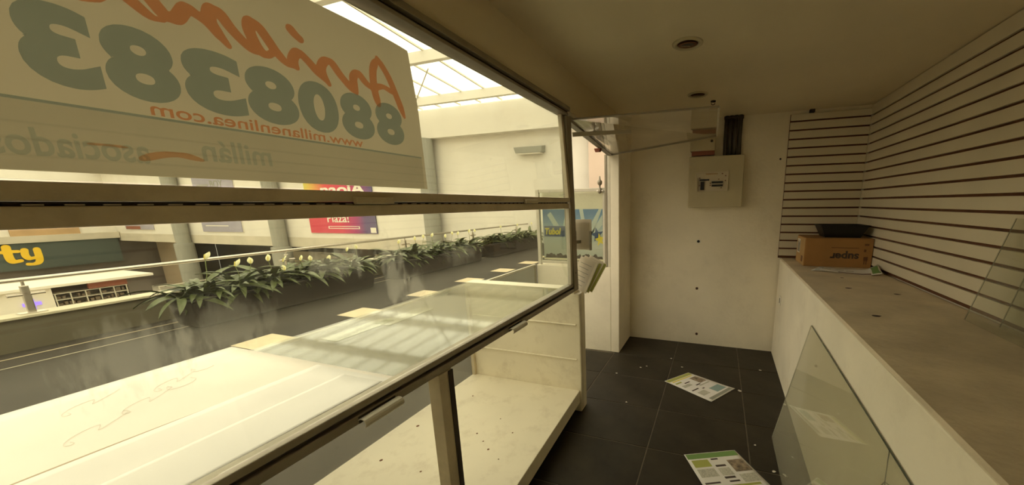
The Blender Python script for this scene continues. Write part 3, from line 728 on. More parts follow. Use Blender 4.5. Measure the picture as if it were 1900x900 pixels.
# leaflet holder on the post and brochures standing on the case end
lh = thing('leaflet_holder', 'clear holder with pale leaflets fixed on the window post', 'leaflet holder', (-0.85, 2.2, 1.21))
def hold(p):
    a = math.radians(-4); return (p.x, p.y, p.z)
B(-0.925, -0.783, 2.198, 2.2, 1.205, 1.405).build('back_plate', 'leaflet_paper', lh)
for k in range(1):
    B(-0.915 + 0.004 * k, -0.795 + 0.004 * k, 2.188 - 0.003 * k, 2.190 - 0.003 * k, 1.215 + 0.006 * k, 1.385 + 0.006 * k).build('leaflet', 'leaflet_paper', lh)
B(-0.908, -0.886, 2.1865, 2.1875, 1.23, 1.33).build('print_block', 'ink_grey', lh)
for (x0, x1) in ((-0.926, -0.915), (-0.793, -0.783)): B(x0, x1, 2.178, 2.1975, 1.205, 1.33).build('side_clip', 'alu', lh)
MB().bar((-0.862, 2.192, 1.26), (-0.90, 2.14, 1.26), 0.02, 0.02).build('bracket', 'alu', lh)
def broch(label, x, y, tilt, mat, strip, w=0.135, h=0.225):
    R = Matrix.Rotation(math.radians(tilt), 4, 'Y') @ Matrix.Rotation(math.radians(-9), 4, 'X')
    mb = MB().box(-w / 2, w / 2, -0.003, 0.003, 0, h)
    z_min = min((R @ Vector(v)).z for v in mb.v)
    f = lambda p: Vector((x, y, 0.8965 - z_min)) + R @ p
    t = thing('brochure', label, 'brochure', (x, y, 0.8965), 'brochures by the window post')
    mb.map(f).build('cover', mat, t)
    MB().box(w / 2 - 0.02, w / 2 - 0.002, -0.0038, -0.0031, 0.004, h - 0.004).map(f).build('edge_strip', strip, t)
    for k in range(6): MB().box(-w / 2 + 0.015, w / 2 - 0.035 - 0.012 * (k % 2), -0.0036, -0.0031, h - 0.04 - 0.03 * k, h - 0.037 - 0.03 * k).map(f).build('text_line', 'ink_grey', t)
broch('front white brochure leaning at the foot of the window post', -0.905, 2.225, 22, 'leaflet_paper', 'melamine_edge')
broch('middle green-edged brochure of the leaning bunch', -0.892, 2.246, 24, 'leaflet_paper', 'ink_olive')
broch('rearmost olive brochure of the leaning bunch', -0.872, 2.266, 27, 'leaflet_paper', 'ink_olive')

# ================================================================== BACK WALL FITTINGS
bb = thing('breaker_box', 'ivory electric breaker box with a small open switch window', 'breaker box', (-0.055, YB, 1.45))
B(-0.30, 0.20, 3.70, YB - 0.001, 1.457, 1.935).build('body', 'boxmetal', bb, bevel=0.006)
fr = MB()
for (x0, x1, z0, z1) in ((-0.235, 0.065, 1.78, 1.79), (-0.235, 0.065, 1.61, 1.62), (-0.235, -0.225, 1.62, 1.78), (0.055, 0.065, 1.62, 1.78)):
    fr.box(x0, x1, 3.688, 3.7005, z0, z1)
fr.build('window_frame', 'breaker', bb)
iw = B(-0.2245, 0.0545, 3.692, 3.6998, 1.6205, 1.7795).build('switch_panel', 'breaker', bb)
B(-0.225, -0.212, 3.672, 3.688, 1.605, 1.735).build('open_door_edge', 'boxmetal', bb)
B(-0.185, -0.150, 3.676, 3.692, 1.622, 1.700).build('main_switch', 'black', iw, bevel=0.003)
B(-0.195, -0.105, 3.680, 3.692, 1.708, 1.722).build('main_switch', 'black', iw, bevel=0.002)
for z in (1.652, 1.682): B(-0.082, 0.02, 3.678, 3.692, z, z + 0.018).build('breaker', 'black', iw, bevel=0.002)
B(-0.14, -0.03, 3.690, 3.692, 1.765, 1.775).build('orange_strip', 'orangewood', iw)
for (x, z) in ((0.005, 1.765), (-0.025, 1.715), (0.0, 1.635), (0.035, 1.745), (0.035, 1.70), (-0.10, 1.66), (-0.10, 1.68), (-0.20, 1.73), (-0.20, 1.66)):
    B(x, x + 0.012, 3.689, 3.692, z, z + 0.009).build('terminal', 'ink_brown', iw)
for k, x in enumerate((0.025, 0.066, 0.107, 0.148)):
    o = MB().tube([(x, 3.755, 1.9355), (x - 0.004, 3.755, 2.10), (x, 3.755, CEIL - 0.001)], 0.0185, 12).build('conduit_pipe', 'darkgrey', smooth=True)
    tag(o, ['leftmost', 'second from left', 'third from left', 'rightmost'][k] + ' dark vertical conduit above the breaker box', 'conduit', 'conduits above the breaker box')
o = thing('conduit_clamp', 'dark strap clamping the conduits just below the ceiling', 'clamp', (0.085, 3.73, 2.27))
B(0.0, 0.172, 3.732, 3.7364, 2.262, 2.282).build('strap', 'alu_dark', o)
for x in (0.002, 0.166): B(x, x + 0.006, 3.7365, YB - 0.0005, 2.262, 2.282).build('lug', 'alu_dark', o)
jb = thing('junction_box', 'grey electric junction box between flap and breaker box', 'junction box', (-0.17, YB, 1.98))
B(-0.295, -0.065, 3.70, YB - 0.001, 1.985, 2.11).build('body', 'boxmetal', jb, bevel=0.005)
B(-0.285, -0.075, 3.697, 3.6998, 1.995, 2.10).build('cover', 'boxmetal', jb, bevel=0.001)
MB().tube([(-0.10, 3.697, 2.07), (-0.10, 3.69, 2.07)], 0.012, 12).build('knob', 'alu_dark', jb)
MB().bar((-0.28, 3.72, 1.965), (-0.07, 3.72, 1.965), 0.05, 0.038).build('cable_duct', 'redshelf', jb)
for k, (x, z, l) in enumerate(((-0.185, 1.113, 'white plug disc with dark centre on the back wall, topmost of three'), (-0.18, 0.617, 'middle dark plug hole on the back wall'), (-0.162, 0.112, 'lowest dark plug hole on the back wall, near the floor'))):
    t = thing('wall_plug', l, 'wall plug', (x, YB, z), 'plugs up the back wall')
    r = 0.026 if k == 0 else 0.014
    mb = MB().lathe((0, 0, 0), [(0.0002, 0.004), (r, 0.004), (r, 0.0)], 18).map(lambda p: (x + p.x, YB - 0.0006 - p.z, z + p.y)); mb.build('rim', 'white' if k == 0 else 'ink_brown', t)
    mb = MB().lathe((0, 0, 0), [(0.0002, 0.0055), (r * 0.55, 0.0055), (r * 0.55, 0.0035)], 14).map(lambda p: (x + p.x, YB - 0.0006 - p.z, z + p.y)); mb.build('hole', 'black', t)
t = tag(MB().lathe((0, 0, 0), [(0.0002, 0.006), (0.008, 0.004), (0.009, 0)], 10).map(lambda p: (0.51 + p.x, YB - 0.0006 - p.z, 1.886 + p.y)).build('wall_screw', 'alu_dark'), 'tiny dark screw in the back wall left of the slatted panel', 'screw')
cb = tag(B(0.705, 0.745, 3.75, 3.785, 2.262, 2.287).build('ceiling_bracket', 'alu_dark', bevel=0.003), 'small dark bracket between slatted panel and ceiling', 'bracket')

# ceiling downlights
def downlight(x, y, label):
    t = thing('downlight', label, 'downlight', (x, y, CEIL), 'recessed downlights')
    MB().lathe((x, y, CEIL), [(0.076, -0.0005), (0.076, -0.004), (0.066, -0.010), (0.052, -0.006), (0.052, -0.0005)], 32).build('trim_ring', 'boxmetal', t, smooth=True)
    MB().lathe((x, y, CEIL), [(0.0002, -0.0008), (0.0515, -0.0008), (0.0515, -0.003), (0.0002, -0.003)], 28).build('shaded_recess_disc', 'ink_brown', t)  # flat brown disc, the shade of an open recess put into its colour
    R = Matrix.Rotation(math.radians(9), 4, 'X')
    c = Vector((x, y, CEIL - 0.0085))
    MB().lathe((0, 0, 0), [(0.034, 0.0), (0.045, -0.002), (0.047, 0.003), (0.034, 0.003)], 28).map(lambda p: c + R @ p).build('tilt_ring', 'ink_brown', t, smooth=True)
    MB().lathe((0, 0, 0), [(0.0002, 0.0), (0.033, 0.0), (0.033, 0.003)], 22).map(lambda p: c + R @ p).build('lamp_face', 'black', t)
    MB().bar(c + R @ Vector((-0.03, -0.014, -0.002)), c + R @ Vector((0.012, 0.018, -0.002)), 0.008, 0.003).build('lamp_clip', 'alu', t)
downlight(-0.195, 2.04, 'nearer recessed ceiling downlight with tilted dark centre')
downlight(-0.195, 2.95, 'farther recessed ceiling downlight close to the flap corner')

# ================================================================== THINGS ON THE COUNTER
bx = thing('cardboard_box', 'brown cardboard box on the counter corner, printed upside down', 'box', (0.92, 3.55, 0.971))
x0, x1, y0, y1, z0, z1 = 0.69, 1.165, 3.33, 3.64, 0.9715, 1.206
sk_ = 0.0
B(x0, x1, y0, y1, z0, z1 - 0.003).build('body', 'card', bx, bevel=0.004)
for (a, b_) in ((y0 + 0.002, (y0 + y1) / 2 - 0.002), ((y0 + y1) / 2 + 0.002, y1 - 0.002)):
    B(x0 + 0.001, x1 - 0.001, a, b_, z1 - 0.0028, z1).build('flap', 'card', bx)
B(x0 - 0.0025, x0 - 0.0003, y0 + 0.004, y1 - 0.004, z0 + 0.003, z1 - 0.006).build('end_face', 'card_light', bx)
B(x0 - 0.004, x0 - 0.0026, 3.50, 3.60, 1.06, 1.18).build('paper_label', 'white', bx)
for k in range(5): B(x0 - 0.0048, x0 - 0.0041, 3.505 + 0.018 * k, 3.513 + 0.018 * k, 1.07, 1.17 - 0.012 * (k % 3)).build('label_print', 'ink', bx)
B(x0 - 0.0034, x0 - 0.0026, 3.37, 3.43, 1.0, 1.05).build('end_mark', 'ink_brown', bx)
text_obj('super', lambda u, v: (1.075 - 0.20 * u, y0 - 0.0012, 1.105 - 0.062 * v), 'lettering', 'ink', bx, (0, 0.001, 0), bold=0.03)
B(0.88, 1.07, y0 - 0.001, y0 - 0.0002, 1.127, 1.132).build('print_line', 'ink_brown', bx)
for (a, b_, c, d_) in ((1.105, 1.135, 1.15, 1.165), (1.105, 1.12, 1.10, 1.12), (1.108, 1.136, 1.03, 1.06), (1.112, 1.118, 1.0, 1.03), (1.126, 1.132, 1.0, 1.03)):
    B(a, b_, y0 - 0.001, y0 - 0.0002, c, d_).build('handling_mark', 'ink_brown', bx)
# black tray
tr_ = thing('black_tray', 'black plastic tray with flared sides on the cardboard box', 'tray', (0.96, 3.5, 1.206))
def ring(hw, hd, z, cxx=0.965, cyy=3.475): return [(cxx - hw, cyy - hd, z), (cxx + hw, cyy - hd, z), (cxx + hw, cyy + hd, z), (cxx - hw, cyy + hd, z)]
tv = MB(); rr = [ring(0.125, 0.085, 1.2065), ring(0.165, 0.12, 1.303), ring(0.157, 0.112, 1.303), ring(0.118, 0.078, 1.2125)]
for r in rr: tv.v += r
for i in range(3):
    for k in range(4): tv.f.append((4 * i + k, 4 * i + (k + 1) % 4, 4 * i + 4 + (k + 1) % 4, 4 * i + 4 + k))
tv.f += [(3, 2, 1, 0), (12, 13, 14, 15)]
tv.build('body', 'black', tr_)
rm = MB(); R0 = [ring(0.165, 0.12, 1.300), ring(0.172, 0.127, 1.300), ring(0.172, 0.127, 1.306), ring(0.157, 0.112, 1.306)]
for r in R0: rm.v += r
for i in range(4):
    for k in range(4): j = (i + 1) % 4; rm.f.append((4 * i + k, 4 * i + (k + 1) % 4, 4 * j + (k + 1) % 4, 4 * j + k))
rm.build('rim', 'black', tr_)
# folded flyer on the counter
def leaflet_at(t, fn, strips):
    for (u0, u1, v0, v1, m_, nm) in strips:
        n = max(1, int((u1 - u0) * 10)); 
        MB().grid(lambda u, v: Vector(fn(u0 + (u1 - u0) * u, v0 + (v1 - v0) * v)) + Vector((0, 0, 0.0012)), n, 1, 0.0004).build(nm, m_, t)
fy = thing('flyer', 'crumpled printed flyer lying on the counter in front of the cardboard box', 'flyer', (0.9, 3.05, 0.972))
def ff(u, v):
    p = Vector((0.70, 3.10, 0)).lerp(Vector((1.115, 2.97, 0)), u).lerp(Vector((0.80, 3.27, 0)).lerp(Vector((1.16, 3.20, 0)), u), v)
    z = 0.9718 + 0.008 * (0.5 + 0.5 * math.sin(7 * u + 2 * v)) + 0.045 * max(0, (u - 0.78) / 0.22) ** 1.5 * (0.3 + 0.7 * v)
    return (p.x, p.y, z)
MB().grid(ff, 20, 6, 0.001).build('sheet', 'paper', fy, smooth=True)
leaflet_at(fy, ff, [(0.4, 0.86, 0.02, 0.16, 'ink_brown', 'print_band'), (0.88, 0.99, 0.1, 0.9, 'ink_green', 'green_block'), (0.1, 0.25, 0.5, 0.62, 'ink_pale', 'text_block'), (0.32, 0.45, 0.6, 0.7, 'ink_pale', 'text_block'), (0.5, 0.62, 0.45, 0.55, 'ink_pale', 'text_block'), (0.03, 0.1, 0.2, 0.8, 'ink_teal', 'picture_block')])

# ---------------------------------------------------------------- loose glass panes
def pane(label, P, th, mat='glass_clean'):
    t = thing('loose_glass_sheet', label, 'glass pane', (P[0] + P[1]) / 2, 'loose glass panes')
    n = (P[1] - P[0]).cross(P[3] - P[0]).normalized() * th
    MB().hexa([P[0], P[1], P[2], P[3], P[0] + n, P[1] + n, P[2] + n, P[3] + n]).build('pane', mat, t)
    return t, n
p1, n1 = pane('large loose glass pane leaning against the counter front from the floor', [Vector((0.405, 2.30, 0.001)), Vector((0.405, 0.95, 0.001)), Vector((0.528, 0.95, 0.742)), Vector((0.547, 2.27, 0.788))], 0.005, 'glass_loose')
MB().bar(Vector((0.548, 2.268, 0.789)), Vector((0.5295, 0.95, 0.743)), 0.004, 0.004).build('top_edge', 'glass_edge', p1)
MB().bar(Vector((0.405, 2.302, 0.003)), Vector((0.547, 2.272, 0.788)), 0.005, 0.003).build('side_edge', 'ink_grey', p1)
def onpane(y, z): return Vector((0.405 + 0.1375 * z / 0.765 - 0.0025, y, z))
MB().tube([onpane(1.20, 0.748), onpane(1.16, 0.66), onpane(1.20, 0.56), onpane(1.19, 0.48)], 0.0018, 5).build('crack', 'glass_edge', p1)
MB().tube([onpane(1.16, 0.66), onpane(1.10, 0.60), onpane(1.03, 0.57)], 0.0015, 5).build('crack', 'glass_edge', p1)
MB().tube([onpane(1.16, 0.66), onpane(1.06, 0.70), onpane(1.0, 0.70)], 0.0012, 5).build('crack', 'glass_edge', p1)
p2, _ = pane('wider glass pane on the counter tilted against the slatted wall', [Vector((1.065, 1.96, 0.9725)), Vector((1.065, 1.10, 0.9725)), Vector((1.150, 1.10, 1.42)), Vector((1.150, 1.935, 1.42))], 0.005)
MB().bar(Vector((1.066, 1.961, 0.974)), Vector((1.150, 1.936, 1.42)), 0.002, 0.002).build('side_edge', 'ink_grey', p2)
p3, _ = pane('smaller upright glass pane on the counter behind the tilted one', [Vector((1.138, 1.875, 0.9725)), Vector((1.138, 1.05, 0.9725)), Vector((1.162, 1.05, 1.35)), Vector((1.162, 1.80, 1.35))], 0.005)
MB().bar(Vector((1.138, 1.876, 0.974)), Vector((1.161, 1.801, 1.35)), 0.002, 0.002).build('side_edge', 'ink_grey', p3)

# ---------------------------------------------------------------- leaflets and litter on the floor
def floor_leaflet(label, P, curl, seed, strips):
    c = sum(P, Vector()) / 4
    t = thing('leaflet', label, 'leaflet', (c.x, c.y, 0), 'leaflets on the floor')
    def fn(u, v):
        p = P[0].lerp(P[1], u).lerp(P[3].lerp(P[2], u), v)
        return (p.x, p.y, 0.0012 + curl * (0.4 + 0.6 * math.sin(3.0 * u + seed)) ** 2 * 0.4 + curl * 0.7 * max(0, u - 0.75) ** 2 * 16 * v)
    MB().grid(fn, 14, 10, 0.0008).build('sheet', 'paper', t, smooth=True)
    for (u0, u1, v0, v1, m_, nm) in strips:
        MB().grid(lambda u, v: Vector(fn(u0 + (u1 - u0) * u, v0 + (v1 - v0) * v)) + Vector((0, 0, 0.001)), max(1, int((u1 - u0) * 14)), max(1, int((v1 - v0) * 8)), 0.0003).build(nm, m_, t)
# u runs along the green header side towards the far end
floor_leaflet('white leaflet with olive header lying on the dark tiles, nearer the back wall',
    [Vector((-0.368, 2.838, 0)), Vector((0.021, 2.621, 0)), Vector((0.201, 2.882, 0)), Vector((-0.187, 3.06, 0))], 0.006, 1,
    [(0.01, 0.10, 0.02, 0.98, 'ink_olive', 'header_band'), (0.12, 0.15, 0.1, 0.9, 'yellow_print', 'yellow_line'), (0.2, 0.45, 0.66, 0.92, 'ink_photo', 'photo'), (0.68, 0.86, 0.55, 0.92, 'ink_teal', 'blue_box'),
     (0.9, 0.97, 0.1, 0.95, 'ink_grey', 'footer_band'), (0.28, 0.31, 0.3, 0.5, 'ink', 'headline'), (0.45, 0.48, 0.45, 0.62, 'ink', 'headline'), (0.55, 0.58, 0.1, 0.35, 'ink', 'headline'), (0.6, 0.63, 0.42, 0.5, 'ink', 'headline'),
     (0.2, 0.24, 0.08, 0.3, 'ink_olive', 'small_box'), (0.34, 0.42, 0.1, 0.4, 'ink_pale', 'text_block'), (0.66, 0.8, 0.12, 0.38, 'ink_pale', 'text_block'), (0.5, 0.53, 0.5, 0.9, 'ink_pale', 'text_block')])
floor_leaflet('white leaflet with green header and photo lying on the tiles, nearest the camera',
    [Vector((-0.125, 1.955, 0)), Vector((0.065, 1.62, 0)), Vector((0.395, 1.78, 0)), Vector((0.168, 2.092, 0))], 0.005, 2,
    [(0.01, 0.12, 0.02, 0.98, 'ink_green', 'header_band'), (0.15, 0.3, 0.06, 0.36, 'ink_olive', 'yellow_box'), (0.2, 0.45, 0.68, 0.97, 'ink_photo', 'photo'), (0.28, 0.32, 0.42, 0.6, 'ink', 'headline'), (0.14, 0.17, 0.42, 0.55, 'ink', 'headline'),
     (0.52, 0.56, 0.42, 0.6, 'ink', 'headline'), (0.60, 0.63, 0.05, 0.3, 'ink', 'headline'), (0.60, 0.63, 0.45, 0.62, 'ink', 'headline'), (0.34, 0.5, 0.06, 0.36, 'ink_pale', 'text_block'), (0.35, 0.5, 0.42, 0.62, 'ink_pale', 'text_block'), (0.5, 0.66, 0.68, 0.95, 'ink_pale', 'text_block'), (0.68, 0.72, 0.1, 0.9, 'ink_olive', 'text_block'), (0.75, 0.95, 0.1, 0.9, 'ink_pale', 'text_block')])
scraps = [(0.235, 2.86, 0.02, 'curled white scrap touching the right corner of the farther leaflet'), (-0.62, 3.04, 0.016, 'largest pale scrap on the tiles between the low wall and the farther leaflet'),
          (-0.57, 3.08, 0.012, 'small pale scrap right beside the largest scrap'), (-0.37, 3.32, 0.014, 'pale scrap on the tiles closest to the back wall'),
          (-0.25, 3.16, 0.012, 'flat pale scrap behind the olive header of the farther leaflet'), (-0.80, 2.86, 0.012, 'pale scrap on the tiles next to the end of the display case'),
          (-0.60, 2.42, 0.012, 'pale scrap on the tiles in front of the display case end'), (0.29, 2.18, 0.01, 'tiny scrap between the nearer leaflet and the leaning glass'),
          (0.37, 1.97, 0.014, 'white scrap lying against the foot of the leaning glass'), (0.43, 3.3, 0.014, 'pale scrap on the tiles along the foot of the counter')]
for k, (x, y, s, lab) in enumerate(scraps):
    pts = [(x + s * math.cos(a) * random.uniform(0.5, 1), y + s * math.sin(a) * random.uniform(0.4, 0.9), 0.0005 + random.uniform(0, 0.003)) for a in [i * math.pi / 3 for i in range(6)]]
    o = MB().poly(pts, (0, 0, 1), 0.0015).build('paper_scrap', 'white')
    tag(o, lab, 'scrap', 'litter scraps on the floor')

# ================================================================== THE MALL OUTSIDE
YF = 12.9
fc = struct(B(-7.45, -1.785, -12, YF, -0.5, 0.0).build('floor_corridor', 'extfloor'))
im = B(0, 0.44, 0, 0.40, 0.0003, 0.003).mesh('inlay_tile'); im.materials.append(MAT['inlay'])
for k in range(0, 9):
    o = bpy.data.objects.new('inlay_tile', im); COL.objects.link(o); o.parent = fc; o.location = (-5.12 + 0.03 * k, 2.22 + 1.175 * k, 0)
for x, w in ((-6.95, 0.02), (-6.55, 0.012)):
    struct(B(x, x + w, -12, YF, 0.0003, 0.004).build('trim_%d' % (1 if w > 0.015 else 2), 'inlay' if w > 0.015 else 'kerbtop'))
wk = struct(B(-7.45, -7.23, -12, YF - 0.01, 0.0, 0.355).build('wall_kerb', 'kerb'))
B(-7.48, -7.19, -12, YF - 0.01, 0.3555, 0.385).build('capping', 'kerbtop', wk, bevel=0.004)
hr = thing('handrail', 'polished round steel handrail on clamped posts along the corridor kerb', 'handrail', (-7.34, 1.6, 0.385))
MB().tube([(-7.34, -11.9, 0.766), (-7.34, YF - 0.02, 0.766)], 0.024, 14).build('top_tube', 'steel', hr, smooth=True)
for k in range(-2, 5):
    y = 1.60 + 2.6 * k
    po = B(-7.36, -7.32, y - 0.028, y + 0.028, 0.386, 0.70).build('post', 'steel', hr, bevel=0.008)
    MB().tube([(-7.34, y, 0.70), (-7.34, y, 0.745)], 0.012, 10).build('neck', 'steel', po)
    MB().tube([(-7.34, y - 0.12, 0.60), (-7.34, y + 0.12, 0.60)], 0.02, 10).build('cross_clamp', 'steel', po)
    B(-7.40, -7.28, y - 0.09, y + 0.09, 0.3855, 0.395).build('base_plate', 'steel', po, bevel=0.002)

# planters with peace lilies
lm_ = bpy.data.meshes.new('leaf'); V = []; Fc = []; nL = 8
for i in range(nL + 1):
    t = i / nL; w = 0.078 * math.sin(math.pi * min(1, t * 0.93 + 0.07)) ** 0.8 * (1 if t < 0.97 else 0.1) + 0.004
    zc = 0.10 * math.sin(t * 2.2) - 0.42 * t * t; yc = t * (1 - 0.12 * t * t)
    V += [(-w, yc, zc + 0.028), (0, yc, zc), (w, yc, zc + 0.028)]
for i in range(nL):
    a = 3 * i; Fc += [(a, a + 1, a + 4, a + 3), (a + 1, a + 2, a + 5, a + 4)]
lm_.from_pydata(V, [], Fc); lm_.materials.append(MAT['leaf'])
for p in lm_.polygons: p.use_smooth = True
lp_ = lm_.copy(); lp_.materials.clear(); lp_.materials.append(MAT['leaf_pale'])
sp_ = bpy.data.meshes.new('spathe'); V = []; Fc = []
for i in range(7):
    t = i / 6; w = 0.032 * math.sin(math.pi * min(1, t * 0.9 + 0.1)) ** 0.8 + 0.001
    for k in range(5):
        a = (k - 2) / 2; V.append((w * a, 0.012 * (a * a) - 0.010 + 0.02 * t * t, t * 0.10))
for i in range(6):
    for k in range(4): a = 5 * i + k; Fc.append((a, a + 1, a + 6, a + 5))
sp_.from_pydata(V, [], Fc); sp_.materials.append(MAT['petal'])
for p in sp_.polygons: p.use_smooth = True
sd_ = MB().tube([(0, -0.008, 0.0), (0, -0.008, 0.05)], [0.006, 0.004], 6).mesh('spadix'); sd_.materials.append(MAT['spadix'])
def flower(parent, base, tip, yaw, s=1.0):
    bp = Vector(base); tp = Vector(tip); mid = (bp + tp) / 2 + Vector((0.02, 0.02, 0.03))
    st = MB().tube([bp, mid, tp], 0.005, 5).build('flower_stem', 'stem', parent)
    o = bpy.data.objects.new('spathe', sp_); COL.objects.link(o); o.parent = st; o.location = tp - root_loc(parent); o.rotation_euler = (-0.35, random.uniform(-0.3, 0.3), yaw); o.scale = (s * 0.85,) * 3
    o = bpy.data.objects.new('spadix', sd_); COL.objects.link(o); o.parent = st; o.location = tp - root_loc(parent); o.rotation_euler = (-0.2, 0, yaw); o.scale = (s, s, s)
def planter(y0, y1, label):
    t = thing('planter', label, 'planter', (-6.5, (y0 + y1) / 2, 0), 'planters along the handrail')
    b_ = MB().hexa([(-6.74, y0 + 0.05, 0.001), (-6.26, y0 + 0.05, 0.001), (-6.26, y1 - 0.05, 0.001), (-6.74, y1 - 0.05, 0.001), (-6.80, y0, 0.36), (-6.20, y0, 0.36), (-6.20, y1, 0.36), (-6.80, y1, 0.36)])
    b_.build('trough', 'planter', t, bevel=0.02)
    B(-6.82, -6.18, y0 - 0.02, y1 + 0.02, 0.3605, 0.385).build('rim', 'planter', t, bevel=0.006)
    B(-6.76, -6.24, y0 + 0.04, y1 - 0.04, 0.3855, 0.392).build('soil', 'soil', t)
def clump(x, y, label, n, hmax, fl_list):
    t = thing('peace_lily', label, 'plant', (x, y, 0.392), 'peace lilies in the planters')
    for k in range(n):
        az = 2 * math.pi * (k + random.uniform(-0.3, 0.3)) / n * 2.0 + random.uniform(0, 0.3)
        el = math.radians(random.uniform(2, 28) if k % 2 else random.uniform(30, 58))
        L = random.uniform(0.34, 0.52) * hmax
        o = bpy.data.objects.new('leaf', lp_ if random.random() < 0.35 else lm_); COL.objects.link(o); o.parent = t
        r0 = random.uniform(0.0, 0.06); o.location = (r0 * math.cos(az + 1.57), r0 * math.sin(az + 1.57), random.uniform(0.0, 0.02))
        o.rotation_euler = (el, random.uniform(-0.3, 0.3), az); o.scale = (L * random.uniform(0.85, 1.15), L, L)
    und = MB()
    for k in range(34):
        az = random.uniform(0, 2 * math.pi); el = math.radians(random.uniform(-8, 50)); L = random.uniform(0.3, 0.5) * hmax
        Mx = Matrix.Translation((x + random.uniform(-0.12, 0.12), y + random.uniform(-0.22, 0.22), 0.395)) @ Matrix.Rotation(az, 4, 'Z') @ Matrix.Rotation(random.uniform(-0.4, 0.4), 4, 'Y') @ Matrix.Rotation(el, 4, 'X') @ Matrix.Scale(L, 4)
        b0 = len(und.v); und.v += [tuple(Mx @ v_.co) for v_ in lm_.vertices]; und.f += [tuple(b0 + q for q in p.vertices) for p in lm_.polygons]
    u_ = und.build('underleaves', 'leaf', t, smooth=True); u_['kind'] = 'stuff'
    for (dx, dy, h, yaw, s) in fl_list:
        flower(t, (x + dx * 0.3, y + dy * 0.3, 0.39), (x + dx, y + dy, h), yaw, s)
planter(2.42, 5.0, 'nearest long charcoal planter trough beside the handrail')
planter(5.55, 8.35, 'middle charcoal planter trough beside the handrail')
planter(8.85, 11.9, 'farthest charcoal planter trough at the corridor end')
where = [('first', 2.62), ('second', 3.02), ('third', 3.42), ('fourth', 3.82), ('fifth', 4.22), ('sixth', 4.70)]
FL = {2.62: [(0.0, 0.13, 0.86, 0.4, 1.25)], 3.02: [(0.05, 0.0, 0.72, 0.2, 1.3), (0.05, 0.18, 0.73, 1.0, 1.2)], 3.42: [(0.1, -0.03, 0.74, 0.6, 1.3), (0.12, 0.15, 0.70, -0.3, 1.2), (0.2, 0.1, 0.58, 0.9, 1.1)],
      3.82: [(0.1, 0.0, 0.68, 0.3, 1.1), (0.12, 0.14, 0.66, 0.9, 1.1)], 4.22: [(0.1, 0.02, 0.62, 0.5, 1.2)], 4.70: [(0.02, -0.05, 0.72, 0.3, 1.0), (0.05, 0.12, 0.75, 0.8, 1.1)]}
for n_, y in where:
    clump(-6.45, y, n_ + ' peace lily counted from the near end of the nearest planter', 26, 1.12, FL[y])
for k, y in enumerate((5.8, 6.25, 6.75, 7.2, 7.65, 8.1)):
    clump(-6.5, y, ['first', 'second', 'third', 'fourth', 'fifth', 'sixth'][k] + ' peace lily counted from the near end of the middle planter', 12, 1.15, [(0.05, 0.0, 0.74 + 0.03 * (k % 3), 0.4, 1.2)] + ([(0.1, 0.2, 0.8, 0.8, 1.1)] if k % 2 else []))
for k, y in enumerate((9.1, 9.6, 10.1, 10.6, 11.1, 11.6)):
    clump(-6.5, y, ['first', 'second', 'third', 'fourth', 'fifth', 'sixth'][k] + ' peace lily counted from the near end of the farthest planter', 12, 1.2, [(0.0, 0.1, 0.82, 0.6, 1.1)] if k % 2 else [])

# far facade across the atrium
struct(B(-40.0, 6.0, YF, YF + 0.25, 0.0, 5.5).build('wall_far', 'extwall'))
struct(B(-40.0, 6.0, 12.55, YF - 0.001, 4.28, 5.36).build('trim_3', 'extwall'))
struct(B(-40.0, 6.0, 12.80, YF - 0.001, 4.62, 4.66).build('trim_4', 'extslab')) if False else None
struct(B(-40.0, -7.46, YF - 0.02, 18, -0.52, -0.001).build('floor_gallery', 'extslab'))
struct(B(-4.5, 1.33, 12.45, 12.54, 0.0, 5.3).build('wall_side', 'pink'))
for k, (xa, xb) in enumerate(((-32.95, -31.35), (-23.4, -22.25), (-12.72, -11.65))):
    o = MB().lathe(((xa + xb) / 2 * 0.971, 12.53, -4), [(0.44, 0), (0.44, 3.5), (0.33, 3.52), (0.33, 8.27)], 24, True).build('column', 'extgrey', smooth=False)
    tag(o, ['round grey column of the far facade, farthest left', 'round grey column of the far facade between the lilac poster and the red banner', 'round grey column of the far facade right of the red banner'][k], 'column', 'facade columns')
def fposter(name, label, x0, x1, z0, z1, mat):
    t = thing(name, label, name, ((x0 + x1) / 2, YF - 0.05, z0))
    B(x0, x1, YF - 0.06, YF - 0.03, z0, z1).build('print', mat, t)
    B(x0 - 0.03, x1 + 0.03, YF - 0.029, YF - 0.002, z0 - 0.03, z1 + 0.03).build('backing', 'white', t)
    return t
bn = thing('banner', 'red and purple advertising banner on the far facade wall', 'banner', (0, YF, 0))
B(-20.1, -15.5, YF - 0.06, YF - 0.03, 1.6, 3.6).build('print', 'banner', bn)
B(-20.1, -15.5, YF - 0.06, YF - 0.03, 0.26, 1.599).build('print', 'banner_low', bn)
text_obj('naoiA', lambda u, v: (-18.9 + 3.0 * u, YF - 0.075, 2.15 + 0.5 * v), 'lettering', 'white', bn, (0, 0.01, 0), bold=0.03)
text_obj('Plaza!', lambda u, v: (-18.75 + 1.5 * u, YF - 0.075, 0.80 + 0.42 * v), 'lettering', 'white', bn, (0, 0.01, 0), bold=0.01)
fm = MB()
for (a, b_, c, d_) in ((-18.75, -16.6, 0.58, 0.61), (-18.75, -16.6, 0.48, 0.51), (-18.75, -18.7, 0.51, 0.58), (-16.65, -16.6, 0.51, 0.58)): fm.box(a, b_, YF - 0.07, YF - 0.061, c, d_)
fm.build('pill_outline', 'white', bn)
B(-15.9, -15.55, YF - 0.07, YF - 0.061, 0.3, 0.55).build('corner_mark', 'white', bn)
lpz = fposter('poster', 'large faded lilac poster on the far facade between two columns', -29.6, -25.8, 0.22, 3.6, 'lilac')
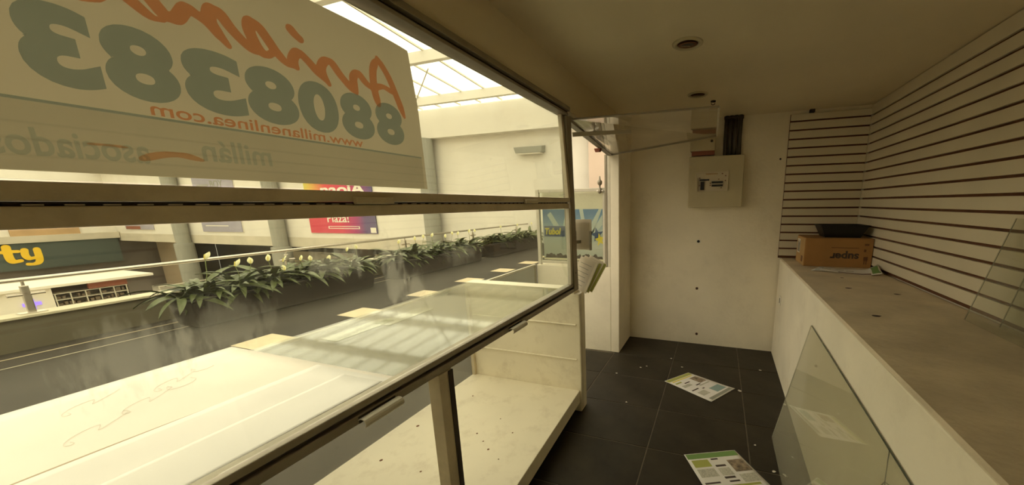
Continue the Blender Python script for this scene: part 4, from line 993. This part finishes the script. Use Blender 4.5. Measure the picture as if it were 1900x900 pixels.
text_obj('BOY', lambda u, v: (-27.9 + 1.2 * u, YF - 0.07, 2.75 + 0.4 * v), 'lettering', 'ink_grey', lpz, (0, 0.008, 0), bold=0.02)
B(-29.2, -28.1, YF - 0.068, YF - 0.061, 2.85, 2.95).build('text_line', 'ink_grey', lpz)
B(-29.2, -27.0, YF - 0.068, YF - 0.061, 0.55, 0.6).build('text_line', 'white', lpz)
sp2 = fposter('poster', 'small brownish poster on the far facade left of the first column', -38.5, -35.0, 0.28, 0.95, 'lilac')
B(-38.4, -36.6, YF - 0.068, YF - 0.061, 0.3, 0.5).build('brown_block', 'redshelf', sp2)
wl = thing('wall_lamp', 'long grey emergency light box high on the far wall', 'wall lamp', (-7, YF, 3.4))
MB().hexa([(-7.55, 12.6, 3.46), (-6.45, 12.6, 3.46), (-6.42, YF - 0.001, 3.5), (-7.6, YF - 0.001, 3.5), (-7.62, 12.58, 3.68), (-6.4, 12.58, 3.68), (-6.4, YF - 0.001, 3.74), (-7.62, YF - 0.001, 3.74)]).build('housing', 'extgrey', wl, bevel=0.01)
B(-7.5, -6.5, 12.62, YF - 0.05, 3.43, 3.459).build('diffuser', 'white', wl)
for (k, x) in enumerate((-14.35, -12.9)):
    o = MB().tube([(x, 12.5, 4.45), (x, 12.35, 4.40), (x + 0.02, 12.3, 4.5)], 0.03, 8).build('cable_anchor', 'alu')
    tag(o, ['grey cable anchor on the facade beam, farther left', 'grey cable anchor on the facade beam above the right column'][k], 'anchor', 'cable anchors')
br = tag(MB().tube([(-12.9, 12.5, 4.47), (-8.6, 9.6, 5.62)], 0.02, 6).build('brace_cable', 'alu_light'), 'thin diagonal bracing cable under the skylight roof', 'cable')

# left side of the atrium and the level below
struct(B(-40.3, -40.0, -12, YF + 0.2, -0.3, 6.4).build('wall_left_far', 'extwall'))
struct(B(-40.0, -39.6, -12, YF - 0.05, -0.31, 0.10).build('trim_5', 'extslab'))
ob = tag(B(-39.98, -39.9, 8.85, 11.35, 0.101, 0.55).build('timber_band', 'orangewood'), 'orange timber band on the left side wall above the dark fascia', 'panel')
fs_ = thing('shop_fascia', 'dark green shop fascia with bold yellow letters on the left side wall', 'fascia', (-40, 9, -1.1))
B(-40.0, -39.7, 2.0, 12.75, -1.92, -0.32).build('board', 'fascia', fs_)
text_obj('ci', lambda u, v: (-39.66, 7.0 + 1.15 * u, -1.42 + 0.95 * v), 'lettering', 'yellow', fs_, (-0.03, 0, 0), bold=0.06)
flat = lambda y, z, dx: (-39.66 + dx, y, z)
brush([[(8.52, -0.50), (8.52, -1.15), (8.62, -1.36), (8.86, -1.34)], [(8.32, -0.78), (8.55, -0.76), (8.86, -0.78)]], 0.27, 'yellow', 'lettering', 0.0, cell=0.03, taper=False, place=flat, parent=fs_, zmax=-0.3)
brush([[(9.08, -0.74), (9.06, -1.05), (9.16, -1.24), (9.36, -1.22)], [(9.50, -0.74), (9.50, -1.30), (9.42, -1.52), (9.25, -1.60), (9.05, -1.58)]], 0.24, 'yellow', 'lettering', 0.0, cell=0.03, taper=False, place=flat, parent=fs_, zmax=-0.3)
struct(B(-40.3, -40.01, -12, 17.9, -4, -0.301).build('wall_left_lower', 'extdark'))
struct(B(-40.0, -5.0, 17.9, 18.1, -4, -0.521).build('wall_far_lower', 'extdark'))
struct(B(-40.3, -5.0, -12, 18.1, -4.3, -4.0).build('floor_lower', 'extslab'))
struct(B(-7.46, -7.44, -12, 17.9, -4.0, -0.501).build('wall_under_corridor', 'extdark'))
struct(B(-40.0, -37.0, 14.6, 14.75, -3.999, -0.53).build('wall_shop', 'beigewall'))
for k, (xa, xb) in enumerate(((-22.0, -14.0), (-31.0, -24.0))):
    t = thing('shuttered_shop', ['dim shop front on the lower level below the red banner', 'dim shop front on the lower level below the lilac poster'][k], 'shop front', ((xa + xb) / 2, 17.5, -4), 'lower level shop fronts')
    B(xa, xb, 17.7, 17.88, -1.6, -0.6).build('fascia', 'darkgrey', t)
    B(xa, xb, 17.8, 17.88, -3.99, -1.62).build('shutter', 'extslab', t)
lr = thing('barrier_rail', 'thin metal barrier on the lower level beside the white kiosk', 'barrier', (-27, 10.6, -4))
for z in (-2.35, -2.9): MB().tube([(-27.2, 9.6, z), (-27.2, 12.2, z)], 0.03, 6).build('rail', 'alu_light', lr)
for y in (9.62, 10.9, 12.18): MB().tube([(-27.2, y, -3.999), (-27.2, y, -2.32)], 0.03, 6).build('post', 'alu_light', lr)
lk = thing('market_kiosk', 'white flat-roofed kiosk on the lower level with open product shelves', 'kiosk', (-29, 5, -4))
B(-30.4, -27.2, -4.0, 9.55, -1.72, -1.6).build('roof', 'white', lk, bevel=0.01)
B(-30.2, -27.4, -4.0, 6.58, -3.999, -1.721).build('white_wall', 'white', lk)
B(-30.2, -28.2, 6.581, 8.7, -3.999, -1.721).build('back_wall', 'extdark', lk)
B(-30.2, -27.4, 8.701, 9.45, -3.999, -1.721).build('end_wall', 'extdark', lk)
B(-27.5, -27.38, 7.55, 8.7, -2.0, -1.73).build('red_sign', 'redshelf', lk)
rk = MB()
for y in (6.62, 7.02, 7.43, 7.84, 8.25, 8.64): rk.box(-27.46, -27.41, y, y + 0.03, -3.99, -2.03)
rack = rk.build('rack_uprights', 'alu_light', lk); rack['kind'] = 'stuff'
for z in (-2.05, -2.33, -2.62, -2.92, -3.3): B(-27.9, -27.40, 6.6, 8.69, z, z + 0.025).build('shelf', 'alu_light', lk)
pr = MB()
for z in (-2.305, -2.595, -2.895):
    y = 6.68
    while y < 8.6:
        h = random.uniform(0.08, 0.2); w = random.uniform(0.05, 0.14)
        if random.random() < 0.75: pr.box(-27.75, -27.6, y, y + w, z, z + h)
        y += w + 0.05
pr = pr.build('goods', 'ink_photo', lk); pr['kind'] = 'stuff'
nx = MB().box(-27.395, -27.36, 5.80, 6.25, -2.38, -2.24).build('violet_light', 'neon', lk)
B(-27.395, -27.36, 5.96, 6.09, -2.239, -2.10).build('violet_light', 'neon', lk)
B(-27.395, -27.36, 5.96, 6.09, -2.55, -2.381).build('violet_light', 'neon', lk)

# skylight roof
def RZ(y): return 5.45 + (12.6 - y) * 0.085
sr = struct(bpy.data.objects.new('ceiling_skylight', None)); COL.objects.link(sr); sr.location = (-12, 0, 5.4)
beams = [11.55 - 2.7 * k for k in range(9)]
for y in beams:
    MB().bar((-40, y, RZ(y) - 0.17), (1.35, y, RZ(y) - 0.17), 0.16, 0.28).build('beam', 'extwall', sr)
xm = [-36.5 + 0.95 * k for k in range(40)]
mm = None
for x in xm:
    if mm is None:
        mo = MB().bar((x, -11.9, RZ(-11.9) - 0.02), (x, 12.6, RZ(12.6) - 0.02), 0.05, 0.05).build('glazing_bar', 'alu_light', sr); mm = mo; x_first = x
    else:
        part_copy(mm, sr, (x - x_first, 0, 0))
edges = [12.6] + beams[:7]
pmesh = {}
for i in range(len(edges) - 1):
    ya, yb = edges[i], edges[i + 1]
    me = MB().hexa([(0.03, yb + 0.02, RZ(yb) + 0.006), (0.92, yb + 0.02, RZ(yb) + 0.006), (0.92, ya - 0.02, RZ(ya) + 0.006), (0.03, ya - 0.02, RZ(ya) + 0.006),
                    (0.03, yb + 0.02, RZ(yb) + 0.012), (0.92, yb + 0.02, RZ(yb) + 0.012), (0.92, ya - 0.02, RZ(ya) + 0.012), (0.03, ya - 0.02, RZ(ya) + 0.012)]).mesh('roof_pane', Vector((0, 0, 0)))
    me.materials.append(MAT['roofpane'])
    for x in xm[:-1]:
        o = bpy.data.objects.new('roof_pane', me); COL.objects.link(o); o.parent = sr; o.location = Vector((x, 0, 0)) - sr.location
struct(B(1.335, 1.6, -12, YF, 0.0, 6.0).build('wall_building', 'extwall'))
struct(B(-40, 1.334, -12.2, -12, -4.0, 7.6).build('wall_rear_far', 'extwall'))
bpy.context.view_layer.update()
